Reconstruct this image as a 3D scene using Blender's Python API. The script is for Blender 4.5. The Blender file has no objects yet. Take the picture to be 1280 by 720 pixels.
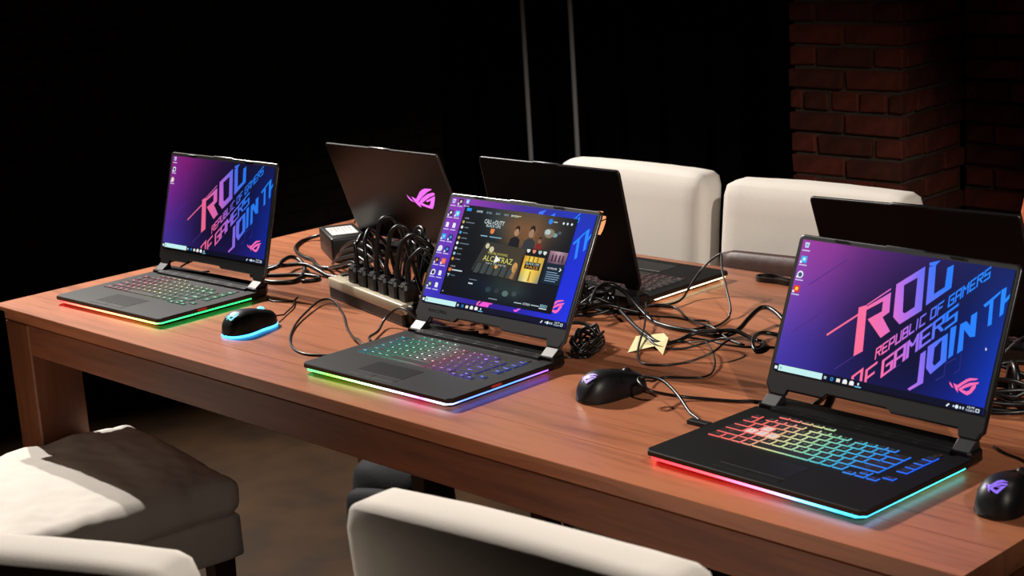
import bpy, bmesh, math, random
from mathutils import Vector, Matrix
from mathutils.geometry import tessellate_polygon

random.seed(7)
S = bpy.context.scene
COL = S.collection
PI = math.pi

# ------------------------------------------------------------------ camera
cam_d = bpy.data.cameras.new('camera')
cam = bpy.data.objects.new('camera', cam_d)
COL.objects.link(cam)
RT = Vector((0.7011, 0.7104, -0.0611)).normalized()
UP = Vector((-0.1286, 0.2102, 0.9692))
UP = (UP - RT * UP.dot(RT)).normalized()
BK = RT.cross(UP)
m = Matrix((RT, UP, BK)).transposed().to_4x4()
m.translation = (3.1033, -1.507, 1.5228)
cam.matrix_world = m
cam_d.sensor_width = 36
cam_d.lens = 2067.9 / 1280 * 36
cam_d.clip_start = 0.05
cam_d.dof.use_dof = True
cam_d.dof.focus_distance = 2.75
cam_d.dof.aperture_fstop = 10
S.camera = cam

# ------------------------------------------------------------------ view, world, lights
S.view_settings.view_transform = 'Standard'
S.view_settings.look = 'None'
S.view_settings.gamma = 1
S.view_settings.use_curve_mapping = False
S.view_settings.exposure = 0.0
W = bpy.data.worlds.new('world')
S.world = W
W.use_nodes = True
W.node_tree.nodes['Background'].inputs[0].default_value = (0.75, 0.85, 1.0, 1)
W.node_tree.nodes['Background'].inputs[1].default_value = 0.010


def spot(name, loc, target, watts, col, angle, blend=0.6, r=0.05):
    d = bpy.data.lights.new(name, 'SPOT')
    d.energy = watts
    d.color = col
    d.spot_size = math.radians(angle)
    d.spot_blend = blend
    d.shadow_soft_size = r
    o = bpy.data.objects.new(name, d)
    COL.objects.link(o)
    o.location = loc
    o.rotation_euler = (Vector(target) - Vector(loc)).to_track_quat('-Z', 'Y').to_euler()
    return o


# ceiling track spots: two over the far left of the table, one on the right near the photographer
spot('track_spot_far_a', (-1.85, 0.42, 3.10), (0.75, 0.25, 0.75), 540, (1.0, 0.945, 0.885), 80, 0.6, 0.025)
spot('track_spot_far_b', (-1.65, 0.72, 3.10), (0.95, 0.35, 0.75), 390, (1.0, 0.935, 0.87), 80, 0.6, 0.025)
spot('track_spot_right', (5.1, -1.6, 3.5), (1.15, 1.15, 0.8), 730, (1.0, 0.91, 0.82), 24, 0.95, 0.05)
spot('track_spot_front', (2.75, 1.15, 3.10), (1.75, -0.95, 0.9), 330, (1.0, 0.91, 0.82), 46, 1.0, 0.03)


# ------------------------------------------------------------------ colour and material helpers
def lin(c):
    out = []
    for v in c[:3]:
        v = v / 255.0
        out.append(v / 12.92 if v <= 0.04045 else ((v + 0.055) / 1.055) ** 2.4)
    return (out[0], out[1], out[2], 1.0)


def new_mat(name):
    mt = bpy.data.materials.new(name)
    mt.use_nodes = True
    nt = mt.node_tree
    return mt, nt, nt.nodes['Principled BSDF']


def plain(name, rgb, rough=0.5, metal=0.0, spec=0.5, noise=0.0, bump=0.0, nscale=60.0, coat=0.0):
    mt, nt, b = new_mat(name)
    c = lin(rgb)
    b.inputs['Base Color'].default_value = c
    b.inputs['Roughness'].default_value = rough
    b.inputs['Metallic'].default_value = metal
    b.inputs['Specular IOR Level'].default_value = spec
    b.inputs['Coat Weight'].default_value = coat
    if noise or bump:
        tc = nt.nodes.new('ShaderNodeTexCoord')
        nz = nt.nodes.new('ShaderNodeTexNoise')
        nz.inputs['Scale'].default_value = nscale
        nz.inputs['Detail'].default_value = 4
        nt.links.new(tc.outputs['Object'], nz.inputs['Vector'])
        if noise:
            rp = nt.nodes.new('ShaderNodeValToRGB')
            rp.color_ramp.elements[0].color = tuple(max(0, v * (1 - noise)) for v in c[:3]) + (1,)
            rp.color_ramp.elements[1].color = tuple(min(1, v * (1 + noise)) for v in c[:3]) + (1,)
            rp.color_ramp.elements[0].position = 0.3
            rp.color_ramp.elements[1].position = 0.7
            nt.links.new(nz.outputs['Fac'], rp.inputs['Fac'])
            nt.links.new(rp.outputs['Color'], b.inputs['Base Color'])
        if bump:
            bp = nt.nodes.new('ShaderNodeBump')
            bp.inputs['Strength'].default_value = bump
            bp.inputs['Distance'].default_value = 0.002
            nt.links.new(nz.outputs['Fac'], bp.inputs['Height'])
            nt.links.new(bp.outputs['Normal'], b.inputs['Normal'])
    return mt


def emit(name, rgb, strength):
    mt, nt, b = new_mat(name)
    b.inputs['Base Color'].default_value = (0.02, 0.02, 0.02, 1)
    b.inputs['Emission Color'].default_value = lin(rgb)
    b.inputs['Emission Strength'].default_value = strength
    return mt


def ramp_emit(name, root, stops, strength, axis, lo, hi, base=(0.01, 0.01, 0.01, 1)):
    """emission whose colour runs along the laptop; axis 'x' or 'x+y' in the laptop's own frame"""
    mt, nt, b = new_mat(name)
    tc = nt.nodes.new('ShaderNodeTexCoord')
    tc.object = root
    sx = nt.nodes.new('ShaderNodeSeparateXYZ')
    nt.links.new(tc.outputs['Object'], sx.inputs[0])
    val = sx.outputs['X']
    if axis == 'x+y':
        ad = nt.nodes.new('ShaderNodeMath')
        nt.links.new(sx.outputs['X'], ad.inputs[0])
        nt.links.new(sx.outputs['Y'], ad.inputs[1])
        val = ad.outputs[0]
    mr = nt.nodes.new('ShaderNodeMapRange')
    mr.inputs['From Min'].default_value = lo
    mr.inputs['From Max'].default_value = hi
    nt.links.new(val, mr.inputs['Value'])
    rp = nt.nodes.new('ShaderNodeValToRGB')
    els = rp.color_ramp.elements
    while len(els) < len(stops):
        els.new(0.5)
    for e, (p, c) in zip(els, stops):
        e.position = p
    for e, (p, c) in zip(els, stops):
        e.color = lin(c)
    nt.links.new(mr.outputs['Result'], rp.inputs['Fac'])
    b.inputs['Base Color'].default_value = base
    nt.links.new(rp.outputs['Color'], b.inputs['Emission Color'])
    b.inputs['Emission Strength'].default_value = strength
    return mt


def wood(name, dark, light, rough=0.38, axis='x', rnd=0.25, stretch=14.0):
    mt, nt, b = new_mat(name)
    tc = nt.nodes.new('ShaderNodeTexCoord')
    oi = nt.nodes.new('ShaderNodeObjectInfo')
    ad = nt.nodes.new('ShaderNodeVectorMath')
    ad.operation = 'MULTIPLY_ADD'
    ad.inputs[1].default_value = (1, 1, 1)
    cx = nt.nodes.new('ShaderNodeCombineXYZ')
    mu = nt.nodes.new('ShaderNodeMath'); mu.operation = 'MULTIPLY'; mu.inputs[1].default_value = 37.0
    nt.links.new(oi.outputs['Random'], mu.inputs[0])
    for i in range(3):
        nt.links.new(mu.outputs[0], cx.inputs[i])
    nt.links.new(tc.outputs['Object'], ad.inputs[0])
    nt.links.new(cx.outputs[0], ad.inputs[2])
    mp = nt.nodes.new('ShaderNodeMapping')
    sc = [stretch, stretch, stretch]
    sc['xyz'.index(axis)] = stretch * 0.07
    mp.inputs['Scale'].default_value = sc
    nt.links.new(ad.outputs[0], mp.inputs['Vector'])
    n1 = nt.nodes.new('ShaderNodeTexNoise')
    n1.inputs['Scale'].default_value = 2.6
    n1.inputs['Detail'].default_value = 7
    n1.inputs['Distortion'].default_value = 1.2
    nt.links.new(mp.outputs[0], n1.inputs['Vector'])
    n2 = nt.nodes.new('ShaderNodeTexNoise')
    n2.inputs['Scale'].default_value = 26.0
    n2.inputs['Detail'].default_value = 3
    nt.links.new(mp.outputs[0], n2.inputs['Vector'])
    mx = nt.nodes.new('ShaderNodeMath'); mx.operation = 'MULTIPLY_ADD'
    mx.inputs[1].default_value = 0.3
    nt.links.new(n2.outputs['Fac'], mx.inputs[0])
    nt.links.new(n1.outputs['Fac'], mx.inputs[2])
    m2 = nt.nodes.new('ShaderNodeMath'); m2.operation = 'MULTIPLY_ADD'
    m2.inputs[1].default_value = rnd
    nt.links.new(oi.outputs['Random'], m2.inputs[0])
    nt.links.new(mx.outputs[0], m2.inputs[2])
    rp = nt.nodes.new('ShaderNodeValToRGB')
    rp.color_ramp.elements[0].position = 0.42
    rp.color_ramp.elements[0].color = lin(dark)
    rp.color_ramp.elements[1].position = 0.98
    rp.color_ramp.elements[1].color = lin(light)
    nt.links.new(m2.outputs[0], rp.inputs['Fac'])
    nt.links.new(rp.outputs['Color'], b.inputs['Base Color'])
    b.inputs['Roughness'].default_value = rough
    bp = nt.nodes.new('ShaderNodeBump')
    bp.inputs['Strength'].default_value = 0.06
    bp.inputs['Distance'].default_value = 0.002
    nt.links.new(n2.outputs['Fac'], bp.inputs['Height'])
    nt.links.new(bp.outputs['Normal'], b.inputs['Normal'])
    return mt


def col_attr_emit(name, strength=1.0):
    mt, nt, b = new_mat(name)
    at = nt.nodes.new('ShaderNodeAttribute')
    at.attribute_name = 'Col'
    b.inputs['Base Color'].default_value = (0.004, 0.004, 0.005, 1)
    b.inputs['Roughness'].default_value = 0.45
    b.inputs['Specular IOR Level'].default_value = 0.04
    nt.links.new(at.outputs['Color'], b.inputs['Emission Color'])
    b.inputs['Emission Strength'].default_value = strength
    return mt


M = {}
M['top_wood'] = wood('table_top_wood', (106, 60, 39), (184, 115, 80), 0.34, 'x', 0.38)
M['leg_wood'] = wood('table_leg_wood', (84, 44, 24), (124, 70, 40), 0.55, 'z', 0.1)
M['apron_wood'] = wood('apron_wood', (98, 54, 34), (146, 84, 54), 0.5, 'x', 0.1)
M['chair_leg'] = wood('chair_leg_wood', (46, 26, 16), (70, 40, 24), 0.4, 'z', 0.1)
M['linen'] = plain('linen_slipcover', (210, 203, 194), 0.9, spec=0.1, noise=0.025, bump=0.08, nscale=300)
M['black_plastic'] = plain('black_plastic', (17, 17, 18), 0.42, noise=0.1, bump=0.05, nscale=500)
M['deck'] = plain('laptop_deck', (22, 22, 23), 0.47, spec=0.42, noise=0.12, bump=0.06, nscale=700)
M['deck_black'] = plain('laptop_deck_black', (5, 5, 6), 0.6, spec=0.15, noise=0.1, bump=0.04, nscale=700)
M['edge_black'] = plain('laptop_edge', (14, 14, 15), 0.35)
M['bezel'] = plain('bezel', (26, 26, 27), 0.55)
M['lid_metal'] = plain('lid_brushed_black', (15, 11, 9), 0.30, metal=0.5, noise=0.08, nscale=30)
M['lid_black'] = plain('lid_plain_black', (5, 4, 4), 0.42, spec=0.10, noise=0.08, nscale=30)
M['key'] = plain('key_cap', (13, 13, 14), 0.5)
M['key_white'] = emit('key_cap_white', (255, 226, 218), 0.75)
M['pad'] = plain('touchpad', (7, 7, 8), 0.45, spec=0.3)
M['hinge'] = plain('hinge_cap', (40, 40, 40), 0.42, metal=0.4)
M['rim'] = plain('lid_rim', (110, 108, 106), 0.30, metal=0.9)
M['cable'] = plain('cable_rubber', (8, 8, 8), 0.36, spec=0.5)
M['strip_body'] = plain('power_strip_shell', (176, 164, 138), 0.45, noise=0.05)
M['strip_dark'] = plain('power_strip_base', (24, 20, 16), 0.5)
M['paper_white'] = plain('label_paper', (226, 218, 208), 0.6, noise=0.05, nscale=90)
M['note'] = plain('note_paper', (232, 218, 164), 0.75, noise=0.05, nscale=60)
M['ink'] = plain('ink', (60, 54, 48), 0.7)
M['brick_soot'] = plain('brick_painted_shade', (34, 22, 18), 0.9, noise=0.35, bump=0.8, nscale=24)  # shade of the unlit left wall put into its brick and mortar colours
M['mortar_soot'] = plain('mortar_painted_shade', (30, 26, 22), 0.95, noise=0.2, bump=0.6, nscale=40)
M['brick'] = plain('brick_clay', (112, 50, 34), 0.85, noise=0.35, bump=0.8, nscale=22)
M['brick_b'] = plain('brick_clay_dark', (88, 42, 30), 0.85, noise=0.35, bump=0.8, nscale=26)
M['mortar'] = plain('mortar', (92, 80, 66), 0.95, noise=0.2, bump=0.6, nscale=40)
M['floor'] = plain('stained_concrete', (50, 31, 10), 0.6, spec=0.2, noise=0.45, bump=0.15, nscale=5)
M['wall_dark'] = plain('dark_plaster', (20, 19, 18), 0.9, noise=0.1, nscale=8)
M['curtain'] = plain('black_curtain', (7, 7, 8), 0.95, spec=0.1, noise=0.1, nscale=50)
M['pole'] = plain('grey_pole_metal', (165, 166, 168), 0.6)
M['leather'] = plain('brown_leather', (58, 31, 25), 0.5, noise=0.2, bump=0.3, nscale=60)
M['orange'] = plain('orange_glaze', (206, 96, 34), 0.35, noise=0.08, nscale=30)
M['navy'] = plain('navy_nylon', (3, 4, 9), 0.8, noise=0.2, bump=0.3, nscale=120)
M['print'] = col_attr_emit('screen_print', 1.0)
M['port'] = plain('port_metal', (120, 120, 118), 0.3, metal=0.8)
M['wheel_cyan'] = emit('cyan_light', (120, 225, 255), 1.6)
M['ring_blue'] = emit('mouse_light_blue', (60, 170, 255), 5.0)
M['logo_cyan'] = emit('mouse_logo_cyan', (120, 235, 255), 1.0)
M['logo_violet'] = emit('mouse_logo_violet', (196, 160, 255), 1.0)
M['logo_purple'] = emit('mouse_logo_purple', (150, 110, 255), 0.95)
M['logo_pink'] = emit('lid_logo_pink', (255, 115, 255), 1.0)
M['logo_orange'] = emit('lid_logo_orange', (255, 170, 110), 1.0)
M['led_green'] = emit('led_green', (120, 255, 190), 0.8)
M['led_white'] = emit('led_white', (230, 235, 255), 1.0)
M['led_violet'] = emit('led_violet', (120, 90, 255), 1.2)
M['red_key'] = emit('red_insert', (150, 32, 14), 0.8)
M['neon_plug'] = emit('plug_neon', (255, 130, 70), 0.7)


# ------------------------------------------------------------------ mesh builder
class MB:
    def __init__(self):
        self.v = []; self.f = []; self.mi = []; self.c = None

    def add(self, vs, fs, mi=0, mat=None):
        o = len(self.v)
        for p in vs:
            p = Vector(p)
            self.v.append(mat @ p if mat else p)
        for f in fs:
            self.f.append([o + i for i in f]); self.mi.append(mi)
        return self

    def box(self, x0, x1, y0, y1, z0, z1, mi=0, mat=None):
        vs = [(x, y, z) for z in (z0, z1) for y in (y0, y1) for x in (x0, x1)]
        fs = [(0, 2, 3, 1), (4, 5, 7, 6), (0, 1, 5, 4), (2, 6, 7, 3), (0, 4, 6, 2), (1, 3, 7, 5)]
        return self.add(vs, fs, mi, mat)

    def rbox(self, x0, x1, y0, y1, z0, z1, r, seg=3, mi=0, mat=None):
        bm = bmesh.new()
        bmesh.ops.create_cube(bm, size=1)
        sc = Vector((x1 - x0, y1 - y0, z1 - z0)); c = Vector(((x0 + x1) / 2, (y0 + y1) / 2, (z0 + z1) / 2))
        for v in bm.verts:
            v.co = Vector((v.co.x * sc.x, v.co.y * sc.y, v.co.z * sc.z)) + c
        bmesh.ops.bevel(bm, geom=list(bm.edges), offset=r, segments=seg, profile=0.5, affect='EDGES', clamp_overlap=True)
        bm.verts.index_update()
        self.add([v.co.copy() for v in bm.verts], [[v.index for v in f.verts] for f in bm.faces], mi, mat)
        bm.free()
        return self

    def rings(self, rings, mi=0, cap0=True, cap1=True, closed=True, mat=None):
        n = len(rings[0]); vs = [p for r in rings for p in r]; fs = []
        for i in range(len(rings) - 1):
            for j in range(n if closed else n - 1):
                k = (j + 1) % n
                fs.append((i * n + j, i * n + k, (i + 1) * n + k, (i + 1) * n + j))
        if cap0: fs.append(tuple(reversed(range(n))))
        if cap1: fs.append(tuple(range((len(rings) - 1) * n, len(rings) * n)))
        return self.add(vs, fs, mi, mat)

    def prism(self, poly, z0, z1, mi=0, mat=None):
        """poly counter-clockwise in xy"""
        return self.rings([[(x, y, z0) for x, y in poly], [(x, y, z1) for x, y in poly]], mi, mat=mat)

    def tube(self, pts, r, n=7, mi=0, smooth=4, taper=None):
        P = catmull(pts, smooth) if smooth else [Vector(p) for p in pts]
        rs = []; u = None
        for i, p in enumerate(P):
            t = (P[min(i + 1, len(P) - 1)] - P[max(i - 1, 0)])
            if t.length < 1e-9: t = Vector((0, 0, 1))
            t.normalize()
            if u is None:
                u = t.orthogonal().normalized()
            else:
                u = (u - t * u.dot(t))
                u = u.normalized() if u.length > 1e-6 else t.orthogonal().normalized()
            w = t.cross(u)
            rr = r if taper is None else r * taper(i / (len(P) - 1))
            rs.append([p + (u * math.cos(2 * PI * k / n) + w * math.sin(2 * PI * k / n)) * rr for k in range(n)])
        return self.rings(rs, mi)

    def lathe(self, prof, n=24, mi=0, mat=None):
        return self.rings([[(r * math.cos(2 * PI * k / n), r * math.sin(2 * PI * k / n), z) for k in range(n)] for r, z in prof], mi, mat=mat)

    def flat(self, loops, fn, mi=0):
        """triangulated flat polygon (first loop outer, others holes); fn maps (a,b) to a 3-D point"""
        pts = [p for l in loops for p in l]
        tr = tessellate_polygon([[Vector((p[0], p[1], 0)) for p in l] for l in loops])
        return self.add([fn(*p) for p in pts], [tuple(t) for t in tr], mi)

    def build(self, name, mats, parent=None, smooth=False, loc=None, rot=None):
        me = bpy.data.meshes.new(name)
        me.from_pydata([tuple(p) for p in self.v], [], self.f)
        for mt in (mats if isinstance(mats, (list, tuple)) else [mats]):
            me.materials.append(M[mt] if isinstance(mt, str) else mt)
        if any(self.mi):
            me.polygons.foreach_set('material_index', self.mi)
        if smooth:
            me.polygons.foreach_set('use_smooth', [True] * len(me.polygons))
        me.update()
        if smooth and smooth != 'all':
            me.set_sharp_from_angle(angle=math.radians(38))
        ob = bpy.data.objects.new(name, me)
        COL.objects.link(ob)
        if parent is not None: ob.parent = parent
        if loc is not None: ob.location = loc
        if rot is not None: ob.rotation_euler = rot
        return ob


def catmull(pts, k):
    P = [Vector(p) for p in pts]
    out = []
    for i in range(len(P) - 1):
        a = P[i - 1] if i else P[0] * 2 - P[1]
        b, c = P[i], P[i + 1]
        d = P[i + 2] if i + 2 < len(P) else P[-1] * 2 - P[-2]
        for j in range(k):
            t = j / k
            out.append(0.5 * ((2 * b) + (c - a) * t + (2 * a - 5 * b + 4 * c - d) * t * t + (3 * b - a - 3 * c + d) * t ** 3))
    out.append(P[-1])
    return out


def thing(name, label, cat, loc=(0, 0, 0), rz=0.0, group=None):
    o = bpy.data.objects.new(name, None)
    COL.objects.link(o)
    o.empty_display_size = 0.05
    o.location = loc
    o.rotation_euler = (0, 0, rz)
    return tag(o, label, cat, group)


def tag(o, label, cat, group=None):
    o['label'] = label
    o['category'] = cat
    if group: o['group'] = group
    return o


def struct(o, label=None):
    o['kind'] = 'structure'
    if label: o['label'] = label
    return o


_glyph = {}


def glyph(s):
    """triangles of a text in the built-in font, unit size: (verts2d, faces, width)"""
    if s in _glyph: return _glyph[s]
    cu = bpy.data.curves.new('txt', 'FONT')
    cu.body = s; cu.size = 1.0; cu.resolution_u = 2
    ob = bpy.data.objects.new('txt', cu)
    me = ob.to_mesh()
    vs = [(v.co.x, v.co.y) for v in me.vertices]
    fs = [tuple(p.vertices) for p in me.polygons]
    ob.to_mesh_clear()
    bpy.data.objects.remove(ob); bpy.data.curves.remove(cu)
    x0 = min((v[0] for v in vs), default=0); x1 = max((v[0] for v in vs), default=1)
    y0 = min((v[1] for v in vs), default=0); y1 = max((v[1] for v in vs), default=1)
    _glyph[s] = (vs, fs, x0, x1, y0, y1)
    return _glyph[s]


# ------------------------------------------------------------------ room
T = 0.75           # table height
b = MB().box(-4, 7, -5, 5, -0.1, 0)
struct(b.build('floor', 'floor'), 'brown stained concrete floor')
struct(MB().box(-4, 7, -5, 5, 3.7, 3.8).build('ceiling', 'wall_dark'), 'dark ceiling')
struct(MB().box(-4, 7, 4.6, 4.8, 0, 3.7).build('wall_back', 'wall_dark'), 'dark back wall behind the curtain')
struct(MB().box(6.8, 7, -5, 4.6, 0, 3.7).build('wall_right', 'wall_dark'), 'dark right wall')
struct(MB().box(-4, 6.8, -5, -4.8, 0, 3.7).build('wall_front', 'wall_dark'), 'dark wall behind the photographer')

# ---- brickwork: a core of mortar with proud bricks
BL, BH, CH = 0.196, 0.056, 0.0685


def brick_mesh(l, d, h, seed):
    rr = random.Random(seed)
    bm = bmesh.new()
    bmesh.ops.create_cube(bm, size=1)
    for v in bm.verts:
        v.co = Vector((v.co.x * l + rr.uniform(-.003, .003), v.co.y * d + rr.uniform(-.002, .002), v.co.z * h + rr.uniform(-.003, .003)))
    bmesh.ops.bevel(bm, geom=list(bm.edges), offset=0.004, segments=1, affect='EDGES')
    me = bpy.data.meshes.new('brick')
    bm.to_mesh(me); bm.free()
    return me


BR = []
for i in range(6):
    for mt in ('brick', 'brick_b'):
        a = brick_mesh(BL, 0.03, BH, i); a.materials.append(M[mt])
        c = brick_mesh(0.092, 0.03, BH, 50 + i); c.materials.append(M[mt])
        BR.append((a, c))


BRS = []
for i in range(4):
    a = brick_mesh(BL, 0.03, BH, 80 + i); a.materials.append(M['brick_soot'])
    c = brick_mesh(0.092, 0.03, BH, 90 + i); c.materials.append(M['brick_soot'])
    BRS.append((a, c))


def brick_face(parent, length, z0, z1, to_world, seed, BR=BR):
    """running bond with header courses; to_world(s, z) -> (loc, rotz); returns the leftovers nobody needs"""
    rr = random.Random(seed)
    k = 0
    z = z0
    while z < z1:
        header = (k % 6 == 5)
        step = 0.1035 if header else 0.2075
        s = -step / 2 if k % 2 else 0.0
        while s < length - 0.02:
            a, e = max(s, 0), min(s + step - 0.0115, length)
            w = e - a
            if w > 0.022:
                pair = rr.choice(BR)
                me = pair[0] if w > 0.13 else pair[1]
                o = bpy.data.objects.new('brick', me)
                COL.objects.link(o)
                o.parent = parent
                loc, rz = to_world((a + e) / 2, z + BH / 2)
                o.location = Vector(loc) + Vector((0, 0, rr.uniform(-.0015, .0015)))
                o.rotation_euler = (0, rr.uniform(-.006, .006), rz)
                o.scale = (w / (BL if w > 0.13 else 0.092), 1 + rr.uniform(-.25, .3), 1)
            s += step
        z += CH
        k += 1


# brick pillar at the right, left edge x=-0.02, right edge x=0.386, front face y=2.75
px0, px1, py0, py1 = -0.02, 0.386, 2.75, 3.10
pil = MB().box(px0 + .012, px1 - .012, py0 + .012, py1, 0, 3.7).build('wall_pillar', 'mortar')
struct(pil, 'red brick pillar behind the white chairs')
brick_face(pil, px1 - px0, 0.02, 1.75, lambda s, z: ((px0 + s, py0 + .014, z), 0), 3)
brick_face(pil, py1 - py0 - .03, 0.02, 1.75, lambda s, z: ((px1 - .014, py0 + .03 + s, z), PI / 2), 4)
up = MB().rbox(px0, px1, py0, py1, 1.80, 3.7, .004, 1).build('brick_course', 'brick', pil)
up['kind'] = 'stuff'
# brick wall continuing at the right behind the pillar
wr = MB().box(px1 - .01, 6.8, 3.13, 3.3, 0, 3.7).build('wall_brick_right', 'mortar')
struct(wr, 'dark brick wall right of the pillar')
brick_face(wr, 1.7, 0.02, 1.6, lambda s, z: ((px1 + s, 3.125, z), 0), 5)
bs = MB()
for kz in range(23):
    for kx in range(22):
        x = px1 + 1.72 + kx * .2075 + (kz % 2) * .1
        bs.box(x, x + BL, 3.11, 3.14, .02 + kz * CH, .02 + kz * CH + BH)
o = bs.build('brick_courses', 'brick_b', wr); o['kind'] = 'stuff'
# brick wall on the left
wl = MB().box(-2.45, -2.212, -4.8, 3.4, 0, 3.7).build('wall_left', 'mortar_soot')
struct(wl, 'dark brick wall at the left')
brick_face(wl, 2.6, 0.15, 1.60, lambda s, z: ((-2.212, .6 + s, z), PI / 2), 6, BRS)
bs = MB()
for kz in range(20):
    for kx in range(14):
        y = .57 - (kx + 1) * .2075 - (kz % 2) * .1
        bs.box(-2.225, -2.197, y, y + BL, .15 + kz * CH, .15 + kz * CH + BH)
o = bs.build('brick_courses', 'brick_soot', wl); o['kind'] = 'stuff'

# black curtain closing the room between left wall and pillar
cv = []
N = 260
rings = []
for dy in (0.0, 0.012):
    row0, row1 = [], []
    for i in range(N + 1):
        x = -2.6 + 2.25 * i / N
        y = 3.25 + .045 * math.sin(x * 30 + .8 * math.sin(x * 5)) + dy
        row0.append((x, y, 0.01)); row1.append((x, y, 3.6))
    cv.append((row0, row1))
b = MB()
b.rings([cv[0][0], cv[0][1]], closed=False, cap0=False, cap1=False)
b.rings([cv[1][1], cv[1][0]], closed=False, cap0=False, cap1=False)
tag(b.build('curtain', 'curtain', smooth='all'), 'black floor-length curtain across the back of the room', 'curtain')
# narrow grey trim between curtain and pillar
struct(MB().rbox(-0.40, -0.30, 3.16, 3.24, 0, 3.7, .008, 2).build('trim_1', 'wall_dark'), 'dark narrow upright trim left of the brick pillar')

# two thin grey poles
for x, lab in ((-1.045, 'thin grey upright pole in the dark, left one of the pair'), (-0.815, 'thin grey upright pole in the dark, right one of the pair')):
    p = thing('metal_pole', lab, 'pole', (x, 2.6, 0), 0, 'thin grey poles behind the table')
    MB().lathe([(.0085, .01), (.0085, 2.4), (.006, 2.41)], 12).build('tube', 'pole', p, True)
    MB().lathe([(.0, 0), (.09, 0), (.09, .008), (.02, .014), (.014, .04)], 24).build('base_plate', 'pole', p, True)

# ------------------------------------------------------------------ table
TL, TW = 2.215, 1.018
table = thing('dining_table', 'long reddish brown wooden table carrying the laptops', 'table', (0, 0, 0))
npl = 11
edges = [0.0]
rr = random.Random(11)
for i in range(npl):
    edges.append(edges[-1] + TW / npl * rr.uniform(.85, 1.15))
edges = [e * TW / edges[-1] for e in edges]
for i in range(npl):
    y0, y1 = edges[i] + (.0001 if i else 0), edges[i + 1] - (.0001 if i < npl - 1 else 0)
    c = .0012 if i in (0, npl - 1) else .0004
    lo0 = .022 if i == 0 else 0          # thin overhanging rims at front and back
    lo1 = .022 if i == npl - 1 else 0
    prof = [(y0 + lo0, T - .034), (y1 - lo1, T - .034)]
    if lo1: prof += [(y1 - lo1, T - .010), (y1, T - .008)]
    prof += [(y1, T - c), (y1 - c * .6, T), (y0 + c * .6, T), (y0, T - c)]
    if lo0: prof += [(y0, T - .008), (y0 + lo0, T - .010)]
    MB().rings([[(x, y, z) for y, z in prof] for x in (TL, 0)]).build('plank', 'top_wood', table)
MB().rbox(.096, TL - .096, .020, .046, .652, T - .034, .002, 1).build('apron', 'apron_wood', table)
MB().rbox(.096, TL - .096, TW - .046, TW - .020, .652, T - .034, .002, 1).build('apron', 'apron_wood', table)
MB().rbox(.022, .048, .11, TW - .11, .652, T - .034, .002, 1).build('apron', 'apron_wood', table)
MB().rbox(TL - .048, TL - .022, .11, TW - .11, .652, T - .034, .002, 1).build('apron', 'apron_wood', table)
for x in (.006, TL - .096):
    for y in (.018, TW - .128):
        MB().rbox(x, x + .09, y, y + .11, 0, T - .034, .003, 1).build('leg', 'leg_wood', table)


# ------------------------------------------------------------------ chairs (white slipcovers)
def soft_box(x0, x1, y0, y1, z0, z1, r, puff=0.0, wr=0.0, seed=0, cuts=10):
    """upholstered block: a rounded, finely divided box with a little puff and creasing"""
    from mathutils import noise
    cx, cy, cz = (x0 + x1) / 2, (y0 + y1) / 2, (z0 + z1) / 2
    hx, hy, hz = (x1 - x0) / 2, (y1 - y0) / 2, (z1 - z0) / 2
    b_ = MB()
    n = cuts
    vid = {}
    vs = []; fs = []

    def put(i, j, k):
        key = (i, j, k)
        if key in vid: return vid[key]
        a = [(-1 + 2 * q / n) for q in (i, j, k)]
        # crowd samples toward edges
        a = [math.copysign(abs(q) ** .75, q) for q in a]
        p = Vector((a[0] * hx, a[1] * hy, a[2] * hz))
        q = Vector((max(-hx + r, min(hx - r, p.x)), max(-hy + r, min(hy - r, p.y)), max(-hz + r, min(hz - r, p.z))))
        d = p - q
        if d.length > 1e-9: p = q + d.normalized() * r
        u = Vector((p.x / hx, p.y / hy, p.z / hz))
        p += Vector((u.x * puff * (1 - u.y ** 2) * (1 - u.z ** 2), u.y * puff * (1 - u.x ** 2) * (1 - u.z ** 2), u.z * puff * (1 - u.x ** 2) * (1 - u.y ** 2)))
        if wr:
            nn = noise.noise(Vector((p.x * 6 + p.y * 5 + seed, p.y * 15, p.z * 9))) + .5 * noise.noise(Vector((p.x * 30, p.y * 50 + seed, p.z * 30)))
            p += d.normalized() * nn * wr if d.length > 1e-9 else Vector((0, 0, 1)) * nn * wr
        vid[key] = len(vs)
        vs.append(p + Vector((cx, cy, cz)))
        return vid[key]
    for i in range(n):
        for j in range(n):
            for side in (0, n):
                q = [put(side, i, j), put(side, i + 1, j), put(side, i + 1, j + 1), put(side, i, j + 1)]
                fs.append(q if side else q[::-1])
                q = [put(i, side, j), put(i, side, j + 1), put(i + 1, side, j + 1), put(i + 1, side, j)]
                fs.append(q if side else q[::-1])
                q = [put(i, j, side), put(i + 1, j, side), put(i + 1, j + 1, side), put(i, j + 1, side)]
                fs.append(q if side else q[::-1])
    return b_.add(vs, fs)


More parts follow.
